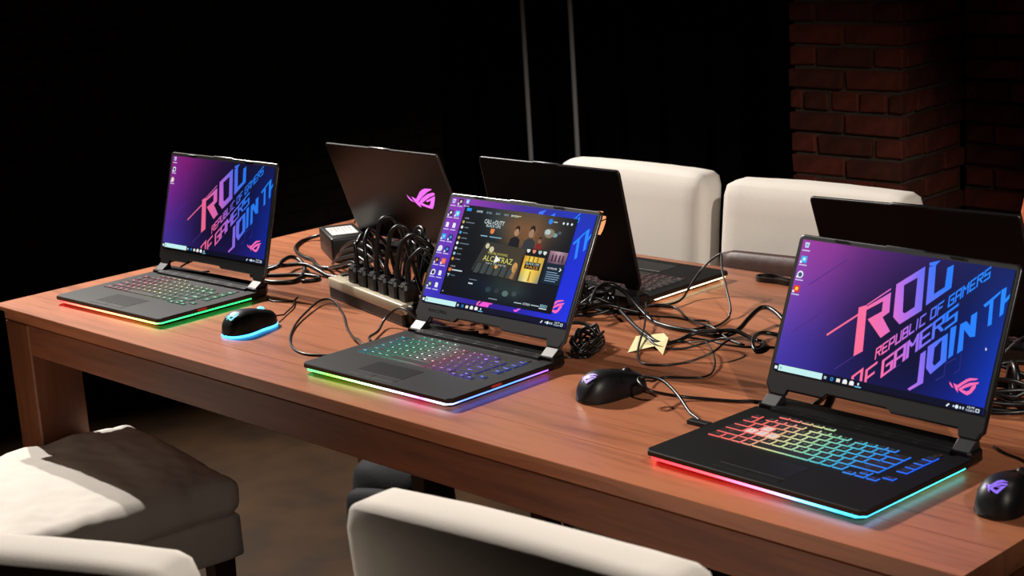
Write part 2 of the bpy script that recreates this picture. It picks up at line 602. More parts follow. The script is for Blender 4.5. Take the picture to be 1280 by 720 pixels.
def chair(label, loc, rz, seed, w=.43, seat_w=.46, seat_d=.46, lean=.10, creases=.004):
    """origin on the floor under the middle of the back's front face; the seat runs to local -y... +y is behind"""
    c = thing('dining_chair', label, 'chair', loc, rz, 'white slipcovered dining chairs')
    bk = soft_box(-w / 2, w / 2, 0, .085, .36, .90, .025, .006, .0015, seed, 14)
    for i, p in enumerate(bk.v):                      # the back leans away from the seat
        bk.v[i] = Vector((p.x, p.y + (p.z - .90) * lean, p.z))
    bk.build('backrest', 'linen', c, 'all')
    d0 = -.54 * lean
    soft_box(-seat_w / 2, seat_w / 2, d0 - seat_d, d0 + .02, .395, .47, .028, .008, creases, seed + 5, 22 if creases < .005 else 48).build('seat_cushion', 'linen', c, 'all')
    soft_box(-seat_w / 2 + .004, seat_w / 2 - .004, d0 - seat_d + .006, d0 + .05, .31, .40, .012, .002, .0015, seed + 9, 12).build('seat_skirt', 'linen', c, 'all')
    for sx in (-1, 1):
        for y in (d0 - seat_d + .045, d0 + .02):
            x = sx * (seat_w / 2 - .04)
            t0, t1 = .022, .016
            MB().rings([[(x + a * t, y + e * t, z) for a, e in ((-1, -1), (1, -1), (1, 1), (-1, 1))] for t, z in ((t1, 0), (t0, .32))]).build('leg', 'chair_leg', c)
    return c


chair('white chair beyond the table behind the laptop with the orange lid logo', (.713, 1.145, 0), math.radians(-2), 1)
chair('white chair beyond the table in front of the brick pillar', (1.215, 1.12, 0), math.radians(2), 2)
chair('white chair back in the foreground at the bottom centre', (1.985, -.412, 0), PI + math.radians(6), 3, seat_d=.355)
chair('white chair back cut off in the bottom left corner', (1.572, -.765, 0), PI + math.radians(26), 4)
chair('white chair with its wide creased seat pushed under the table front', (.300, -.385, 0), PI - math.radians(7), 5, w=.50, seat_w=.50, seat_d=.45, lean=.21, creases=.0055)

# ------------------------------------------------------------------ laptops
LW, DW, DH = .360, .344, .1935
HD, HZ, SB, SL, DT, DEP = .2528, .0341, .0346, .2356, .0178, .2760

LOGO = [[(-.0368, .1313), (-.0409, .1269), (-.0466, .1209), (-.0545, .1145), (-.0444, .1165), (-.0387, .1225)],
        [(-.0501, .1278), (-.0635, .1233), (-.0839, .1426), (-.0948, .149), (-.1039, .1519), (-.1236, .1531), (-.1251, .1515), (-.1099, .1452), (-.0882, .1324), (-.0661, .1158), (-.0711, .1037), (-.0644, .106), (-.0551, .1158)],
        [(-.066, .1139), (-.0867, .1293), (-.1072, .1396), (-.1232, .1442), (-.1298, .1437), (-.1282, .1394), (-.1097, .1322), (-.0931, .1234), (-.0783, .1153), (-.0664, .1116)],
        [(-.093, .1216), (-.1276, .137), (-.1244, .1302), (-.1139, .1137), (-.1053, .1039), (-.0905, .1052), (-.0739, .1094), (-.0664, .1116), (-.0783, .1153), (-.0876, .1121), (-.098, .1111), (-.1029, .1149), (-.1096, .1239), (-.094, .1187)]]

# wallpaper lettering, in screen fractions (u to the right, v down)
WALL = {
 'Rstem': [[(0.377,0.785),(0.349,0.433),(0.385,0.404),(0.415,0.737)]],
 'Rbowl': [[(0.386,0.417),(0.483,0.287),(0.496,0.428),(0.47,0.471),(0.519,0.56),(0.483,0.619),(0.404,0.505),(0.461,0.432),(0.456,0.359),(0.387,0.443)]],
 'Rline': [[(0.385,0.4),(0.478,0.258),(0.48,0.268),(0.386,0.409)]],
 'dash': [[(0.225,0.664),(0.355,0.475),(0.357,0.488),(0.228,0.679)]],
 'O': [[(0.499,0.225),(0.611,0.068),(0.64,0.377),(0.555,0.5),(0.519,0.458)], [(0.535,0.222),(0.588,0.154),(0.605,0.36),(0.569,0.416),(0.557,0.413)]],
 'G': [[(0.629,0.07),(0.657,0.045),(0.677,0.25),(0.718,0.19),(0.71,0.055),(0.735,0.027),(0.747,0.188),(0.653,0.339)]],
 'Ghook': [[(0.626,0.038),(0.673,0.01),(0.658,0.046),(0.63,0.061)]],
 'J': [[(0.679,0.676),(0.699,0.644),(0.719,0.87),(0.667,0.941),(0.657,0.931),(0.693,0.875)]],
 'O2': [[(0.704,0.616),(0.777,0.5),(0.797,0.688),(0.742,0.801),(0.717,0.765)], [(0.734,0.616),(0.758,0.553),(0.771,0.692),(0.752,0.737),(0.741,0.727)]],
 'I': [[(0.784,0.463),(0.806,0.436),(0.82,0.642),(0.803,0.673)]],
 'Nl': [[(0.821,0.426),(0.838,0.406),(0.856,0.595),(0.836,0.629)]],
 'Nd': [[(0.821,0.426),(0.844,0.396),(0.886,0.45),(0.892,0.491),(0.874,0.5)]],
 'Nr': [[(0.859,0.353),(0.881,0.321),(0.895,0.49),(0.871,0.5)]],
 'Tbar': [[(0.9,0.27),(0.959,0.154),(0.959,0.174),(0.91,0.284)]],
 'Tst': [[(0.923,0.237),(0.936,0.21),(0.952,0.39),(0.937,0.408)]],
 'Hl': [[(0.961,0.149),(0.98,0.124),(0.99,0.306),(0.977,0.332)]],
 'Hb': [[(0.978,0.222),(1.0,0.165),(1.0,0.2),(0.981,0.25)]],
}
EYE = [[(0.831,0.823),(0.839,0.832),(0.855,0.86),(0.844,0.856),(0.834,0.839)],
 [(0.849,0.828),(0.867,0.836),(0.899,0.785),(0.914,0.772),(0.948,0.765),(0.942,0.776),(0.914,0.792),(0.89,0.825),(0.872,0.858),(0.877,0.886),(0.862,0.864)],
 [(0.875,0.861),(0.897,0.825),(0.918,0.803),(0.955,0.787),(0.953,0.8),(0.93,0.818),(0.907,0.839),(0.89,0.86),(0.879,0.866)],
 [(0.931,0.821),(0.946,0.808),(0.946,0.828),(0.933,0.871),(0.918,0.89),(0.899,0.883),(0.877,0.866),(0.89,0.86),(0.912,0.865),(0.923,0.853),(0.927,0.834)]]
STROKES = {
 'R': [[(0,0),(0,1),(1,1),(1,.55),(.3,.55)], [(.45,.55),(1,0)]], 'E': [[(1,1),(0,1),(0,0),(1,0)], [(0,.5),(.8,.5)]],
 'P': [[(0,0),(0,1),(1,1),(1,.42),(.2,.42)]], 'U': [[(0,1),(0,0),(1,0),(1,1)]],
 'B': [[(0,0),(0,1),(.9,1),(.9,.5),(1,.5),(1,0),(.1,0)], [(0,.5),(1,.5)]], 'L': [[(0,1),(0,0),(.9,0)]],
 'I': [[(.08,0),(.08,1)]], 'C': [[(1,1),(0,1),(0,0),(1,0)]], 'O': [[(0,.05),(0,1),(1,1),(1,0),(0,0)]],
 'F': [[(0,0),(0,1),(1,1)], [(0,.5),(.8,.5)]], 'G': [[(1,1),(0,1),(0,0),(1,0),(1,.5),(.5,.5)]],
 'A': [[(0,0),(0,1),(1,1),(1,0)], [(0,.42),(1,.42)]], 'M': [[(0,0),(0,1),(.5,.5),(1,1),(1,0)]],
 'S': [[(1,1),(0,1),(0,.5),(1,.5),(1,0),(0,0)]], ' ': []}


def clip_poly(poly, u0, u1, v0, v1):
    for ax, lim, sgn in ((0, u0, 1), (0, u1, -1), (1, v0, 1), (1, v1, -1)):
        out = []
        for i in range(len(poly)):
            a, c = poly[i - 1], poly[i]
            ia, ic = (a[ax] - lim) * sgn >= 0, (c[ax] - lim) * sgn >= 0
            if ia != ic:
                t = (lim - a[ax]) / (c[ax] - a[ax])
                out.append((a[0] + (c[0] - a[0]) * t, a[1] + (c[1] - a[1]) * t))
            if ic: out.append(c)
        poly = out
        if len(poly) < 3: return []
    return poly


class Print:
    """flat print on a screen: coloured polygons in screen fractions, each layer a hair in front of the last"""
    def __init__(self):
        self.v = []; self.f = []; self.c = []

    def at(self, u, v, layer):
        return ((u - .5) * DW, -.0004 - .00009 * layer, SB + (1 - v) * DH)

    def poly(self, loops, col, layer=1):
        o = len(self.v)
        pts = [p for l in loops for p in l]
        for p in pts:
            self.v.append(self.at(p[0], p[1], layer))
            self.c.append(lin(col(p[0], p[1]) if callable(col) else col))
        for t in tessellate_polygon([[Vector((p[0], p[1], 0)) for p in l] for l in loops]):
            self.f.append((o + t[0], o + t[1], o + t[2]))

    def rect(self, u0, v0, u1, v1, col, layer=1):
        self.poly([[(u0, v0), (u1, v0), (u1, v1), (u0, v1)]], col, layer)

    def grid(self, u0, v0, u1, v1, rows, layer=0):
        """rows of colours, bilinear"""
        nv, nu = len(rows), len(rows[0])
        K = 4
        H, Wd = (nv - 1) * K, (nu - 1) * K
        o = len(self.v)
        for j in range(H + 1):
            for i in range(Wd + 1):
                a, c = i / K, j / K
                i0, j0 = min(int(a), nu - 2), min(int(c), nv - 2)
                fa, fc = a - i0, c - j0
                col = [rows[j0][i0][q] * (1 - fa) * (1 - fc) + rows[j0][i0 + 1][q] * fa * (1 - fc) + rows[j0 + 1][i0][q] * (1 - fa) * fc + rows[j0 + 1][i0 + 1][q] * fa * fc for q in range(3)]
                self.v.append(self.at(u0 + (u1 - u0) * i / Wd, v0 + (v1 - v0) * j / H, layer))
                self.c.append(lin(col))
        for j in range(H):
            for i in range(Wd):
                p = o + j * (Wd + 1) + i
                self.f.append((p, p + Wd + 1, p + Wd + 2, p + 1))

    def disc(self, u, v, r, col, layer=1, n=12, sy=1.0):
        self.poly([[(u + r * math.cos(2 * PI * k / n), v + r * sy * DW / DH * math.sin(2 * PI * k / n)) for k in range(n)]], col, layer)

    def text(self, s, u0, v1, width, height, col, layer=2):
        vs, fs, x0, x1, y0, y1 = glyph(s)
        o = len(self.v)
        for x, y in vs:
            self.v.append(self.at(u0 + (x - x0) / (x1 - x0) * width, v1 - (y - y0) / (y1 - y0) * height, layer))
            self.c.append(lin(col))
        for f in fs:
            self.f.append(tuple(o + i for i in f))

    def strokes(self, s, org, adv, upv, col, wgt, layer=1, fill=.72):
        k = 0.0
        for pc, ch in zip(' ' + s, s):
            if pc != ' ' or k: k += {'I': .5, ' ': .55}.get(pc, 1.0)
            for line in STROKES[ch]:
                for i in range(len(line) - 1):
                    a, c = line[i], line[i + 1]
                    vert = abs(a[0] - c[0]) < .05
                    diag = not vert and abs(a[1] - c[1]) > .05
                    tx, ty = (wgt[0], 0) if (vert or diag) else (0, wgt[1])
                    ext = 0 if diag else 1
                    dx = c[0] - a[0]; dy = c[1] - a[1]
                    ex = (math.copysign(wgt[0] / 2, dx) if not vert and ext else 0)
                    ey = (math.copysign(wgt[1] / 2, dy) if vert else 0)
                    q = [(a[0] - ex - tx / 2, a[1] - ey - ty / 2), (a[0] - ex + tx / 2, a[1] - ey + ty / 2),
                         (c[0] + ex + tx / 2, c[1] + ey + ty / 2), (c[0] + ex - tx / 2, c[1] + ey - ty / 2)]
                    pl = []
                    for gx, gy in q:
                        gx = (gx * fill + k)
                        pl.append((org[0] + adv[0] * gx + upv[0] * gy, org[1] + adv[1] * gx + upv[1] * gy))
                    pl = clip_poly(pl, 0.0, 1.0, 0.0, .948)
                    if pl: self.poly([pl], col, layer)

    def build(self, name, parent, label=None):
        me = bpy.data.meshes.new(name)
        me.from_pydata(self.v, [], self.f)
        at = me.color_attributes.new('Col', 'FLOAT_COLOR', 'POINT')
        at.data.foreach_set('color', [q for c in self.c for q in c])
        me.materials.append(M['print'])
        ob = bpy.data.objects.new(name, me)
        COL.objects.link(ob)
        ob.parent = parent
        if label: ob['label'] = label
        return ob


def mixc(a, c, t):
    t = max(0, min(1, t))
    return tuple(a[i] + (c[i] - a[i]) * t for i in range(3))


def letter_col(u, v):
    t = u * 1.0 - (v - .5) * .22
    pts = [(.25, (255, 112, 138)), (.45, (250, 110, 170)), (.57, (196, 112, 232)), (.68, (110, 110, 246)), (.78, (42, 124, 255)), (1.1, (36, 140, 255))]
    if t <= pts[0][0]: return pts[0][1]
    for (a, ca), (c, cc) in zip(pts, pts[1:]):
        if t <= c: return mixc(ca, cc, (t - a) / (c - a))
    return pts[-1][1]


def wallpaper(lid, rows, dim=1.0):
    g = Print()
    g.grid(0, 0, 1, 1, rows, 0)
    g.build('screen', lid, 'glowing display panel')
    p = Print()
    lc = lambda u, v: tuple(q * dim for q in letter_col(u, v))
    faint = lambda u, v: mixc((86, 44, 128), (30, 40, 120), u)
    for a in [[(.56, .83), (.60, .77), (.601, .775), (.561, .838)], [(.80, .70), (.835, .655), (.837, .662), (.802, .71)], [(.31, .56), (.35, .50), (.351, .506), (.311, .567)],
              [(.08, .33), (.24, .10), (.241, .106), (.081, .338)], [(.05, .70), (.2, .47), (.201, .478), (.051, .709)], [(.3, .9), (.38, .78), (.381, .788), (.301, .909)],
              [(.77, .83), (.80, .79), (.79, .66), (.794, .66), (.804, .795), (.772, .84)], [(.84, .76), (.86, .73), (.85, .60), (.853, .60), (.864, .735), (.842, .77)]]:
        p.poly([a], faint, 1)
    for k, loops in WALL.items():
        p.poly(loops, lc, 2)
    p.strokes('REPUBLIC OF GAMERS', (.481, .770), (.0256, -.0425), (-.004, -.068), lc, (.27, .20), 2, .70)
    p.strokes('GAMERS', (.529, .882), (.0470, -.0825), (-.009, -.108), lc, (.30, .17), 2, .74)
    p.strokes('F', (.463, .985), (.0487, -.0838), (-.009, -.122), lc, (.27, .15), 2, .74)
    p.strokes('O', (.405, 1.05), (.0487, -.0838), (-.009, -.122), lc, (.3, .15), 2, .74)
    p.build('wallpaper_lettering', lid, 'slanted pink to blue lettering ROG REPUBLIC OF GAMERS JOIN TH')
    e = Print()
    for l in EYE: e.poly([l], (255, 106, 176), 2)
    e.build('wallpaper_logo', lid, 'pink eye-shaped logo')
    t = Print()
    t.rect(0, .95, 1, 1, lambda u, v: mixc((10, 12, 34), (12, 14, 40), u), 6)
    t.rect(.006, .966, .020, .990, (230, 240, 250), 7)
    t.rect(.026, .953, .251, .998, (196, 240, 240), 7)
    t.disc(.038, .976, .006, (150, 190, 200), 8)
    for i, (u, c) in enumerate(((.267, (180, 200, 220)), (.300, (40, 140, 220)), (.332, (236, 232, 220)), (.365, (240, 240, 240)), (.398, (240, 240, 240)))):
        if i == 0: t.rect(u - .006, .967, u + .006, .987, c, 7)
        elif i == 1:
            t.disc(u, .977, .008, c, 7); t.disc(u, .977, .0035, (10, 12, 34), 8)
        elif i == 2: t.rect(u - .009, .965, u + .009, .990, c, 7)
        else: t.poly([[(u - .011, .992), (u - .011, .970), (u - .005, .960), (u + .005, .960), (u + .011, .970), (u + .011, .992)]], c, 7)
    t.rect(.426, .965, .434, .983, (210, 225, 240), 7)
    t.rect(.416, .990, .446, .998, (120, 200, 240), 7)
    t.poly([[(.838, .990), (.848, .968), (.854, .972), (.845, .993)]], (220, 235, 245), 7)
    t.disc(.872, .980, .004, (200, 220, 235), 7)
    t.disc(.886, .980, .0075, (225, 240, 250), 7)
    t.rect(.899, .972, .905, .989, (200, 220, 235), 7)
    t.rect(.911, .972, .917, .989, (200, 220, 235), 7)
    t.text('4:36 PM', .929, .974, .032, .016, (225, 240, 250), 7)
    t.text('9/10/2019', .926, .994, .038, .014, (225, 240, 250), 7)
    t.poly([[(.968, .966), (.984, .966), (.984, .990), (.968, .990)], [(.971, .971), (.971, .985), (.981, .985), (.981, .971)]], (220, 235, 245), 7)
    t.build('taskbar', lid, 'dark taskbar with a pale search box')


def icon(p, u, v, col, col2, kind=0):
    if kind == 0:      # bin or document
        p.poly([[(u - .012, v - .020), (u + .012, v - .020), (u + .009, v + .020), (u - .009, v + .020)]], col, 3)
        p.rect(u - .006, v - .008, u + .006, v + .010, col2, 4)
    elif kind == 1:    # square app with a swirl
        p.rect(u - .016, v - .026, u + .016, v + .026, col, 3)
        p.disc(u + .001, v - .002, .008, col2, 4)
        p.rect(u - .018, v + .012, u - .008, v + .030, (240, 240, 250), 5)
    elif kind == 2:    # dial
        p.disc(u, v, .016, col, 3)
        p.disc(u, v + .002, .010, col2, 4)
        p.rect(u - .018, v + .012, u - .008, v + .028, (240, 240, 250), 5)
    elif kind == 3:    # page
        p.poly([[(u - .010, v - .024), (u + .006, v - .024), (u + .011, v - .014), (u + .011, v + .022), (u - .010, v + .022)]], col, 3)
    p.rect(u - .020, v + .038, u + .020, v + .047, (205, 195, 235), 3)


def desktop(lid, items):
    p = Print()
    for it in items: icon(p, *it)
    p.build('desktop_icons', lid)


def launcher(lid):
    """dark game-shop window with menu, list, poster tiles"""
    p = Print()
    d = (9, 15, 24)
    p.grid(.114, .058, .893, .905, [
        [(10, 20, 30), (24, 36, 44), (64, 66, 62), (98, 84, 62), (110, 88, 62), (60, 54, 50), (20, 26, 34)],
        [(8, 14, 24), (10, 20, 28), (66, 74, 66), (150, 96, 62), (152, 100, 62), (80, 66, 54), (14, 20, 30)],
        [(7, 12, 22), (8, 16, 24), (30, 40, 42), (110, 84, 56), (150, 100, 58), (54, 46, 44), (12, 18, 28)],
        [(6, 11, 20), (7, 13, 22), (16, 22, 28), (40, 34, 28), (52, 44, 34), (24, 28, 34), (12, 26, 42)],
        [(6, 10, 19), (7, 13, 22), (22, 26, 28), (46, 46, 40), (50, 42, 36), (18, 26, 36), (10, 20, 36)],
        [(6, 10, 19), (7, 18, 32), (10, 26, 44), (40, 56, 56), (52, 66, 64), (14, 22, 32), (8, 16, 28)],
        [(6, 10, 19), (7, 14, 26), (8, 18, 30), (16, 26, 34), (14, 22, 32), (8, 16, 26), (7, 14, 26)]], 3)
    k0 = len(p.c)
    p.c = [(c[0] * .62, c[1] * .66, c[2] * .72, 1) for c in p.c]
    # glow of the artwork, loose smoke patches
    for u, v, r, c in ((.735, .215, .035, (130, 120, 96)), (.722, .205, .020, (196, 220, 226)), (.775, .225, .016, (120, 150, 158)), (.80, .20, .012, (70, 90, 100)),
                       (.56, .80, .022, (86, 110, 106)), (.50, .79, .016, (44, 54, 60)), (.62, .79, .018, (60, 72, 74)), (.44, .79, .02, (36, 60, 70))):
        p.disc(u, v, r, c, 4, 9, .7)
    # three plain busts standing for the people of the artwork
    for u, v, s, skin, cloth in ((.522, .215, .040, (176, 130, 98), (22, 22, 28)), (.622, .200, .046, (166, 122, 92), (50, 52, 56)), (.688, .275, .024, (150, 96, 70), (128, 34, 34))):
        p.poly([[(u - s * .95, v + s * 4.4), (u - s * .8, v + s * 2.4), (u - s * .3, v + s * 1.8), (u + s * .3, v + s * 1.8), (u + s * .8, v + s * 2.4), (u + s * .95, v + s * 4.4)]], cloth, 4)
        p.disc(u, v + s * .45, s * .50, (150, 140, 118), 5, 14, 1.35)
        p.disc(u, v + s * .35, s * .46, (30, 24, 24), 6, 14, 1.35)
        p.disc(u - s * .03, v + s * .75, s * .36, skin, 7, 14, 1.25)
    # menu row
    p.text('B', .136, .112, .012, .026, (40, 170, 250), 5)
    p.rect(.132, .085, .166, .113, (30, 140, 230), 4)
    for s, u, w in (('GAMES', .205, .044), ('SOCIAL', .276, .040), ('SHOP', .343, .030), ('NEWS', .402, .030)):
        p.text(s, u, .114, w, .019, (226, 240, 246) if s == 'GAMES' else (150, 186, 200), 5)
    p.rect(.452, .096, .462, .113, (190, 205, 200), 5)
    p.rect(.466, .097, .520, .104, (196, 196, 160), 5)
    p.rect(.466, .107, .506, .112, (196, 196, 160), 5)
    p.disc(.723, .110, .014, (40, 130, 230), 5)
    p.rect(.742, .106, .768, .114, (190, 205, 215), 5)
    for u in (.808, .834, .862): p.disc(u, .111, .0065, (220, 232, 236), 5, 8)
    # list at the left
    cols = [(190, 170, 90), (230, 230, 230), (80, 160, 220), (190, 170, 90), (235, 240, 245), (210, 225, 230), (140, 200, 220), (230, 150, 60)]
    p.text('GAMES', .136, .188, .030, .013, (190, 205, 215), 5)
    for i, c in enumerate(cols):
        v = .219 + .0498 * i
        p.disc(.134, v, .0085, c, 5, 8)
        p.rect(.152, v - .005, .152 + (.062, .03, .035, .04, .066, .03, .032, .036)[i], v + .005, (96, 112, 124), 5)
    p.text('OTHERS', .136, .642, .032, .013, (190, 205, 215), 5)
    p.poly([[(.127, .655), (.147, .655), (.147, .680), (.137, .688), (.127, .680)]], (226, 120, 60), 5)
    p.rect(.152, .664, .226, .675, (200, 215, 225), 5)
    p.poly([[(.126, .708), (.148, .708), (.139, .722), (.139, .734), (.135, .734), (.135, .722)]], (180, 220, 235), 5)
    p.rect(.155, .715, .185, .723, (96, 112, 124), 5)
    p.rect(.128, .868, .136, .880, (150, 170, 180), 5)
    # title
    p.text('CALL', .282, .206, .052, .040, (228, 242, 244), 6)
    p.text('OF', .338, .203, .014, .022, (228, 242, 244), 6)
    p.text('DUTY', .357, .206, .064, .040, (228, 242, 244), 6)
    p.text('BLACK OPS', .302, .234, .100, .024, (210, 232, 236), 6)
    p.poly([[(.340, .246), (.368, .246), (.366, .284), (.354, .294), (.342, .284)]], (230, 130, 74), 6)
    p.rect(.282, .316, .33, .324, (150, 200, 220), 5)
    p.rect(.345, .316, .43, .324, (130, 180, 200), 5)
    # large poster tile with leaning bars
    p.poly([[(.335, .363), (.606, .385), (.606, .674), (.285, .640)]], lambda u, v: mixc((46, 48, 46), (70, 58, 44), (u - .3) * 3), 8)
    for i in range(6):
        a = .300 + i * .045
        p.poly([[(a + .010, .56), (a + .016, .56), (a + .004, .664), (a - .002, .664)]], (20, 22, 24), 9)
        p.poly([[(a + .016, .57), (a + .048, .57), (a + .036, .66), (a + .004, .66)]], (62, 70, 70), 8.5)
    for u, v, r in ((.352, .405, .014), (.386, .432, .016)):
        p.disc(u, v, r, (206, 196, 160), 9)
    p.text('YOU\'RE STAYING', .365, .476, .140, .022, (210, 200, 90), 9)
    p.text('ALCATRAZ', .345, .540, .205, .050, (216, 214, 110), 9)
    p.text('TRY IT FREE', .37, .568, .145, .015, (190, 200, 190), 9)
    p.poly([[(.428, .478), (.428, .552), (.466, .515)]], (238, 242, 238), 10)
    p.poly([[(.440, .565), (.460, .565), (.459, .590), (.450, .598), (.441, .590)]], (226, 166, 74), 10)
    p.disc(.575, .56, .018, (200, 150, 84), 9, 9, 1.5)
    p.poly([[(.556, .66), (.580, .55), (.594, .56), (.582, .665)]], (150, 110, 70), 9)
    # gold pass tile
    p.rect(.618, .370, .760, .432, (14, 16, 20), 8)
    for i, u in enumerate((.635, .673, .712, .745)):
        p.poly([[(u - .012, .378), (u + .012, .378), (u + .010, .400), (u, .412), (u - .010, .400)]], ((220, 224, 214), (226, 140, 110), (170, 196, 196), (220, 224, 214))[i], 9)
    p.grid(.620, .438, .752, .668, [[(214, 150, 40), (236, 206, 74), (226, 176, 60), (206, 170, 70)], [(226, 176, 50), (246, 226, 100), (236, 196, 70), (196, 160, 80)], [(150, 150, 130), (240, 226, 140), (230, 190, 90), (120, 130, 120)]], 8)
    for u in (.652, .680, .708): p.rect(u, .440, u + .007, .487, (110, 84, 30), 9)
    p.poly([[(.682, .57), (.690, .57), (.692, .66), (.680, .66)]], (168, 128, 48), 9)
    p.rect(.636, .488, .738, .553, (20, 20, 22), 10)
    p.text('BLACK OPS', .642, .514, .088, .020, (206, 230, 226), 11)
    p.text('PASS', .648, .547, .080, .026, (216, 150, 60), 11)
    # tile at the right
    p.grid(.775, .362, .892, .470, [[(150, 116, 130), (190, 160, 170), (130, 100, 120)], [(120, 84, 104), (166, 130, 146), (110, 80, 100)], [(90, 64, 84), (120, 90, 106), (70, 54, 76)]], 8)
    for u in (.800, .822, .846, .868): p.poly([[(u - .006, .455), (u - .005, .40), (u, .385), (u + .005, .40), (u + .006, .455)]], (64, 40, 56), 9)
    p.rect(.772, .470, .893, .655, (14, 34, 52), 8)
    p.text('MULTIPLAYER', .788, .523, .062, .016, (236, 242, 246), 9)
    p.poly([[(.868, .500), (.880, .517), (.868, .534), (.864, .530), (.872, .517), (.864, .504)]], (236, 242, 246), 9)
    for i in range(5): p.rect(.789, .546 + i * .019, .789 + (.07, .088, .09, .084, .072)[i], .553 + i * .019, (130, 160, 184), 9)
    # lower strip
    p.rect(.291, .724, .345, .731, (110, 124, 130), 5)
    p.rect(.293, .758, .324, .770, (200, 216, 222), 5)
    p.rect(.460, .862, .519, .870, (130, 148, 156), 5)
    p.rect(.636, .857, .686, .865, (180, 196, 204), 5)
    p.text('ACTIVISION', .694, .868, .048, .020, (226, 236, 240), 5)
    p.rect(.750, .853, .803, .861, (180, 196, 204), 5)
    p.text('BEENOX', .809, .862, .046, .026, (160, 220, 236), 5)
    p.rect(.805, .868, .855, .876, (220, 230, 236), 5)
    p.build('game_launcher_window', lid, 'dark game shop window open on the desktop')
    # wallpaper pieces peeking out below the window
    q = Print()
    q.poly([[(.405, .948), (.43, .905), (.455, .905), (.452, .948)]], (255, 84, 214), 5)
    q.poly([[(.456, .948), (.462, .905), (.500, .905), (.49, .918), (.478, .918), (.474, .948)]], (255, 84, 214), 5)
    q.build('wallpaper_fragment', lid)
    q = Print()
    q.poly([[(.645, .925), (.672, .918), (.678, .925), (.665, .94), (.655, .94)]], (255, 84, 214), 5)
    q.build('wallpaper_fragment', lid)


# ---- keyboard layout (metres, laptop frame)
U = .01827
KX, KY = -.1525, .0965
ROWS = [
    [('CTRL', 1.25), ('FN', 1), ('WIN', 1), ('ALT', 1), ('', 5.25), ('ALT', 1), ('PRT', 1), ('CTRL', 1)],
    [('SHIFT', 2.25)] + [(c, 1) for c in 'ZXCVBNM,./'] + [('SHIFT', 2.6)],
    [('CAPS', 1.75)] + [(c, 1) for c in "ASDFGHJKL;'"] + [('ENTER', 2.1)],
    [('TAB', 1.5)] + [(c, 1) for c in 'QWERTYUIOP[]'] + [('\\', 1.35)],
    [(c, 1) for c in '`1234567890-='] + [('BACK', 1.85)],
]
KEYS = []
for r, row in enumerate(ROWS):
    x = KX
    for s, w in row:
        KEYS.append((s, x + .0012, x + w * U - .0012, KY + r * .0185 + .001, KY + (r + 1) * .0185 - .0012))
        x += w * U
x = KX
for i, s in enumerate(['ESC'] + ['F%d' % k for k in range(1, 13)]):
    if i in (1, 5, 9): x += .0085
    KEYS.append((s, x + .001, x + U * .92 - .001, KY + 5 * .0185 + .0012, KY + 5 * .0185 + .0118))
    x += U * .92
for i, s in enumerate(['DEL', 'END', 'HOME', 'PGUP', 'PGDN']):
    KEYS.append((s, .1310, .1310 + .0165, KY + (i + 1) * .0185 + .001 if i else KY + .008, KY + (i + 2) * .0185 - .0012 if i else KY + .0185 - .001))
for s, x, y in (('<', .0790, .0905), ('V', .0972, .0905), ('>', .1154, .0905)):
    KEYS.append((s, x + .001, x + .0165, y, y + .0098))
KEYS.append(('^', .0972 + .001, .0972 + .0165, .1015, .1015 + .0098))
for i, s in enumerate('-+MRK'):
    KEYS.append((s, -.1185 + i * .0195, -.1185 + i * .0195 + .0165, .2110, .2175))
KEYMESH = []
for s, x0, x1, y0, y1 in KEYS:
    b = MB()
    w, d = x1 - x0, y1 - y0
    z1, ins = .0016, .0008
    lo = [(-w / 2, -d / 2, 0), (w / 2, -d / 2, 0), (w / 2, d / 2, 0), (-w / 2, d / 2, 0)]
    hi = [(-w / 2 + ins, -d / 2 + ins, z1), (w / 2 - ins, -d / 2 + ins, z1), (w / 2 - ins, d / 2 - ins, z1), (-w / 2 + ins, d / 2 - ins, z1)]
    b.add(lo + hi, [(0, 1, 5, 4), (1, 2, 6, 5), (2, 3, 7, 6), (3, 0, 4, 7)], 1)
    b.add(hi, [(0, 1, 2, 3)], 0)
    if s:
        vs, fs, gx0, gx1, gy0, gy1 = glyph(s)
        hh = .0040 if len(s) == 1 else .0024
        hh = min(hh, d * .5)
        sc = hh / max(gy1 - gy0, .35)
        if (gx1 - gx0) * sc > w * .7: sc = w * .7 / (gx1 - gx0)
        b.add([((x - (gx0 + gx1) / 2) * sc, (y - (gy0 + gy1) / 2) * sc + d * .06, z1 + .00005) for x, y in vs], fs, 2)
    me = bpy.data.meshes.new('key')
    me.from_pydata([tuple(p) for p in b.v], [], b.f)
    for mt in ('key', 'key', 'key'): me.materials.append(M[mt])
    me.polygons.foreach_set('material_index', b.mi)
    me.update()
    KEYMESH.append((s, ((x0 + x1) / 2, (y0 + y1) / 2, DT + .0002), me))


def outline(w, d, c, cb=None):
    cb = c if cb is None else cb
    h = w / 2
    return [(-h + c, 0), (h - c, 0), (h, c), (h, d - cb), (h - cb, d), (-h + cb, d), (-h, d - cb), (-h, c)]


def off_outline(w, d, c, e):
    return [(x * (1 - 2 * e / w), y + (e if y < d / 2 else -e) if True else y) for x, y in outline(w, d, c)]


